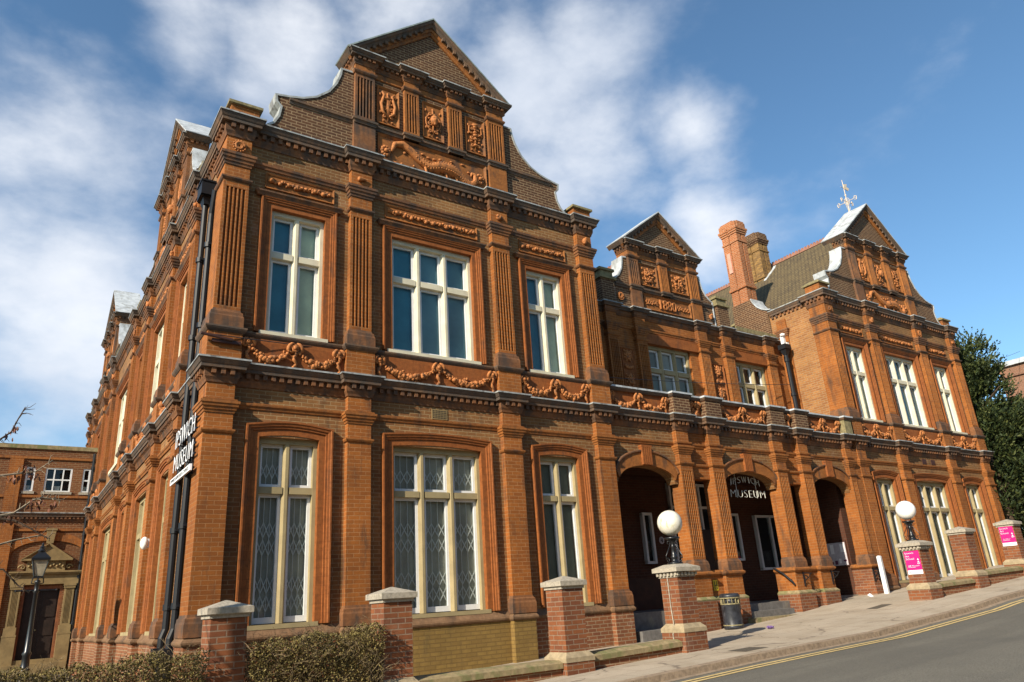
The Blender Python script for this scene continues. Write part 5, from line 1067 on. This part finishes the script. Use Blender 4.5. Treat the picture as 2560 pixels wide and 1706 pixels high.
# telephone wire
m = MB(); a, b_ = Vector((2.36, -.12, 6.42)), Vector((50.9, 4.6, 14.4)); pts = [tuple(a.lerp(b_, t / 30) - Vector((0, 0, 1.5 * 4 * (t / 30) * (1 - t / 30)))) for t in range(31)]; m.tube(pts, .009, 4); tag(m.build('telephone_wire', 'wire'), 'thin dark wire sagging from the corner bracket across the facade', 'wire')
# ------------------------------------------------------------------ annex at the left
AN = thing('annex_building', 'lower brick building with a stone doorway standing at the left behind the lamp post', 'building', (0, 21.5, .4))
AF = lambda u, v, z: (u, 21 - v, z)
wall(AF, -7, 2.66, -.3, 6.0, 0, .4, [(.80, 2.08, .75, 3.30)], 'brick_annex', AN)
wall(AF, -7, 2.66, 6.0, 8.5, 0, .4, [(.95, 1.86, 6.84, 7.78), (2.23, 2.50, 6.84, 7.78), (.30, .60, 6.84, 7.78), (-2.2, -1.3, 6.84, 7.78)], 'brick_annex', AN)
m = MB(AF); m.box(-7, 2.7, -.4, .06, 8.5, 8.66); m.build('coping', 'stone_coping', AN)
for z, d in ((8.10, .05), (6.60, .05), (5.33, .05)): m = MB(AF); m.box(-7, 2.64, -.02, d, z, z + .09); m.build('string_course', 'terracotta', AN)
cornice(AF, [(-7, 0), (2.62, 0)], 6.0, .34, .18, AN)
m = MB(AF); m.box(-.28, .17, 0, .10, 6.0, 8.08); m.box(-.30, .19, 0, .12, .0, 5.6); m.build('pilaster', 'brick_rubbed', AN)
for x0, x1, cols in ((.95, 1.86, 3), (2.23, 2.50, 1), (.30, .60, 1), (-2.2, -1.3, 3)):
    m = MB(AF); z0, z1 = 6.84, 7.78; m.box(x0, x0 + .06, -.14, -.02, z0, z1); m.box(x1 - .06, x1, -.14, -.02, z0, z1); m.box(x0, x1, -.141, -.021, z0, z0 + .05); m.box(x0, x1, -.141, -.021, z1 - .05, z1); m.box(x0, x1, -.13, -.03, 7.29, 7.34)
    for i in range(1, cols): x = x0 + (x1 - x0) * i / cols; m.box(x - .022, x + .022, -.13, -.031, z0, z1)
    w_ = m.build('window', 'white_paint', AN); g = MB(AF); g.add([(x0, -.1, z0), (x1, -.1, z0), (x1, -.1, z1), (x0, -.1, z1)], [(0, 1, 2, 3)]); g.build('pane', 'glass', w_, recalc=False); m = MB(AF); m.box(x0, x1, -.3, -.28, z0, z1); m.build('blind', 'dark_room', w_)
    m = MB(AF); m.box(x0 - .06, x1 + .06, -.05, .05, z0 - .10, z0); m.build('sill', 'stone_grey', w_)
    if cols < 3 or x0 > 0: m = MB(AF); xc = (x0 + x1) / 2; m.box(xc - .10, xc + .10, -.20, -.18, z0 + .07, z0 + .25); m.build('paper', 'letter_grey', w_)
ap = [(1.43 + 1.20 * math.cos(t), 4.45 + .52 * math.sin(t)) for t in [math.pi * i / 16 for i in range(17)]]; ao = [(1.43 + 1.28 * math.cos(t), 4.60 + .68 * math.sin(t)) for t in [math.pi * i / 16 for i in range(17)]]
m = MB(AF); m.prism(ap + list(reversed(ao)), -.02, .07); m.build('arch', 'brick_rubbed', AN)
m = MB(AF); m.prism([(1.33, 4.86), (1.55, 4.86), (1.60, 5.36), (1.28, 5.36)], 0, .16); m.box(1.25, 1.63, 0, .18, 5.34, 5.42); m.build('keystone', 'stone_yellow', AN)
# stone doorway
m = MB(AF); m.box(.36, 2.56, 0, .14, 3.36, 3.72); m.box(.30, 2.62, 0, .22, 3.72, 3.78); m.box(.27, 2.65, 0, .27, 3.78, 3.84); m.box(.80, 2.06, .0, .10, 3.84, 4.24)
m.prism([(.70, 4.28), (1.43, 4.80), (2.18, 4.28)], 0, .16); m.sweep([(.60, 4.25), (1.43, 4.84), (2.27, 4.25)], [(-.05, .0), (-.05, .2), (0, .24), (.03, .24), (.03, 0)], 'uz'); m.box(.60, 2.27, 0, .23, 4.22, 4.29)
dw = m.build('doorway', 'stone_yellow', AN)
for x in (.43, 2.15):
    m = MB(AF); fluted_shaft(m, x, x + .31, .14, .14, 1.88, 3.20, 5, .05); m.box(x - .03, x + .34, 0, .18, 3.20, 3.28); m.box(x - .05, x + .36, 0, .20, 3.28, 3.36); m.box(x - .04, x + .35, 0, .18, 1.62, 1.88); m.box(x - .07, x + .38, 0, .21, 1.56, 1.62); m.box(x - .06, x + .37, 0, .20, .40, 1.56); m.build('pilaster', 'stone_yellow', dw)
m = MB(AF)
for s_ in (-1, 1):
    m.tube([(1.43 + s_ * (.75 + .14 * math.exp(-.12 * i) * math.cos(i * .5)), .06, 3.98 + .13 * math.exp(-.12 * i) * math.sin(i * .5)) for i in range(16)], .03, 5)
    for k in range(5): m.ball((1.43 + s_ * (.15 + .10 * k), .12, 4.02 + .06 * (k % 2)), .055)
m.ball((1.43, .12, 4.05), .09, (1.2, .6, 1)); m.build('relief_carving', 'stone_yellow', dw, True)
m = MB(AF); m.box(.80, .88, -.3, -.02, .75, 3.30); m.box(2.0, 2.08, -.3, -.02, .75, 3.30); m.box(.88, 2.0, -.3, -.02, 3.2, 3.30); m.build('door_frame', 'timber_rust', dw)
m = MB(AF); m.box(.88, 2.0, -.3, -.22, .75, 3.2); m.box(1.425, 1.455, -.22, -.205, .78, 3.2)
for i in range(2):
    for z0, z1 in ((.9, 1.45), (1.55, 2.1), (2.2, 3.1)): m.box(.94 + .56 * i, 1.38 + .56 * i, -.22, -.195, z0, z1)
d = m.build('door', 'timber_dark', dw); m = MB(AF); m.ball((1.38, -.17, 1.75), .035); m.build('handle', 'gold_paint', d, True)
m = MB(AF); m.box(.5, 2.5, 0, .35, .2, .60); m.box(.75, 2.15, -.3, .15, .2, .75); m.build('step', 'stone_yellow', AN)
m = MB(AF); m.tube([(2.55, .09, 8.4), (2.55, .09, .5)], .05, 8)
for z in (7.8, 6.3, 5.2, 3.6, 1.9): m.tube([(2.55, .09, z - .06), (2.55, .09, z + .06)], .07, 8)
m.build('downpipe', 'pipe_black', AN)
# ------------------------------------------------------------------ old street lamp in front of the annex
p = thing('street_lamp', 'old black iron lamp post with a tapered glass lantern before the annex door', 'street lamp', (.76, 8, .2))
m = MB(); m.lathe(0, 0, [(.16, 0), (.16, .30), (.12, .34), (.11, .55), (.13, .60), (.09, .64), (.075, .95), (.10, 1.0), (.065, 1.05), (.05, 1.6), (.042, 2.3), (.065, 2.33), (.045, 2.37), (.045, 2.52), (.07, 2.55), (.03, 2.60)], 14); m.build('post', 'iron_black', p, True, local=True)
m = MB(); m.tube([(-.40, 0, 2.36), (.40, 0, 2.36)], .016, 6); m.ball((-.40, 0, 2.36), .03); m.ball((.40, 0, 2.36), .03); m.build('ladder_bar', 'iron_black', p, local=True)
m = MB()
for s_ in (-1, 1): m.tube([(s_ * .03, 0, 2.50), (s_ * .12, 0, 2.52), (s_ * .11, 0, 2.62), (s_ * .07, 0, 2.68)], .014, 5); m.tube([(0, s_ * .03, 2.50), (0, s_ * .12, 2.52), (0, s_ * .11, 2.62), (0, s_ * .07, 2.68)], .014, 5)
for sx in (-1, 1):
    for sy in (-1, 1): m.tube([(sx * .085, sy * .085, 2.66), (sx * .16, sy * .16, 3.04)], .013, 4)
m.box(-.10, .10, -.10, .10, 2.64, 2.675); m.taper(-.19, .19, -.19, .19, 3.03, 3.08, 0); m.taper(-.19, .19, -.19, .19, 3.08, 3.22, .13); m.lathe(0, 0, [(.07, 3.21), (.09, 3.25), (.05, 3.30), (.06, 3.33), (.025, 3.37), (.03, 3.40), (.0, 3.45)], 10); m.build('lantern_frame', 'iron_black', p, local=True)
m = MB(); m.taper(-.155, .155, -.155, .155, 3.03, 2.675, .075); m.build('lantern_glass', 'lantern_glass', p, local=True)

# ------------------------------------------------------------------ houses across the street (behind the camera: they shade the street and show in the panes)
TR = thing('terrace_house', 'long two-storey brick terrace across the street from the museum', 'house', (8, -24, .3))
m = MB(); m.box(-30, 130, -30, -21, -4, 9.0); m.build('wall', 'brick_annex', TR)
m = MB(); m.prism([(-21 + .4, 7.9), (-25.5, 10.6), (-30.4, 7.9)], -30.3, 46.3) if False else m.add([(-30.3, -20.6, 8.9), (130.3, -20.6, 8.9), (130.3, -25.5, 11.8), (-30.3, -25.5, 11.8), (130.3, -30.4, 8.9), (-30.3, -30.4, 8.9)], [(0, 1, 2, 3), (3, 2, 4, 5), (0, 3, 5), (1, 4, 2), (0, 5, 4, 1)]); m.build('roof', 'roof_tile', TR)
for i in range(36):
    for z in (1.6 + .04 * i, 5.0 + .04 * i):
        x = -28 + i * 4.2; m = MB(); m.box(x, x + 1.3, -21.02, -20.95, z, z + 1.7); w_ = m.build('window', 'white_paint', TR); m = MB(); m.box(x + .1, x + 1.2, -20.96, -20.94, z + .1, z + 1.6); m.build('pane', 'dark_room', w_)
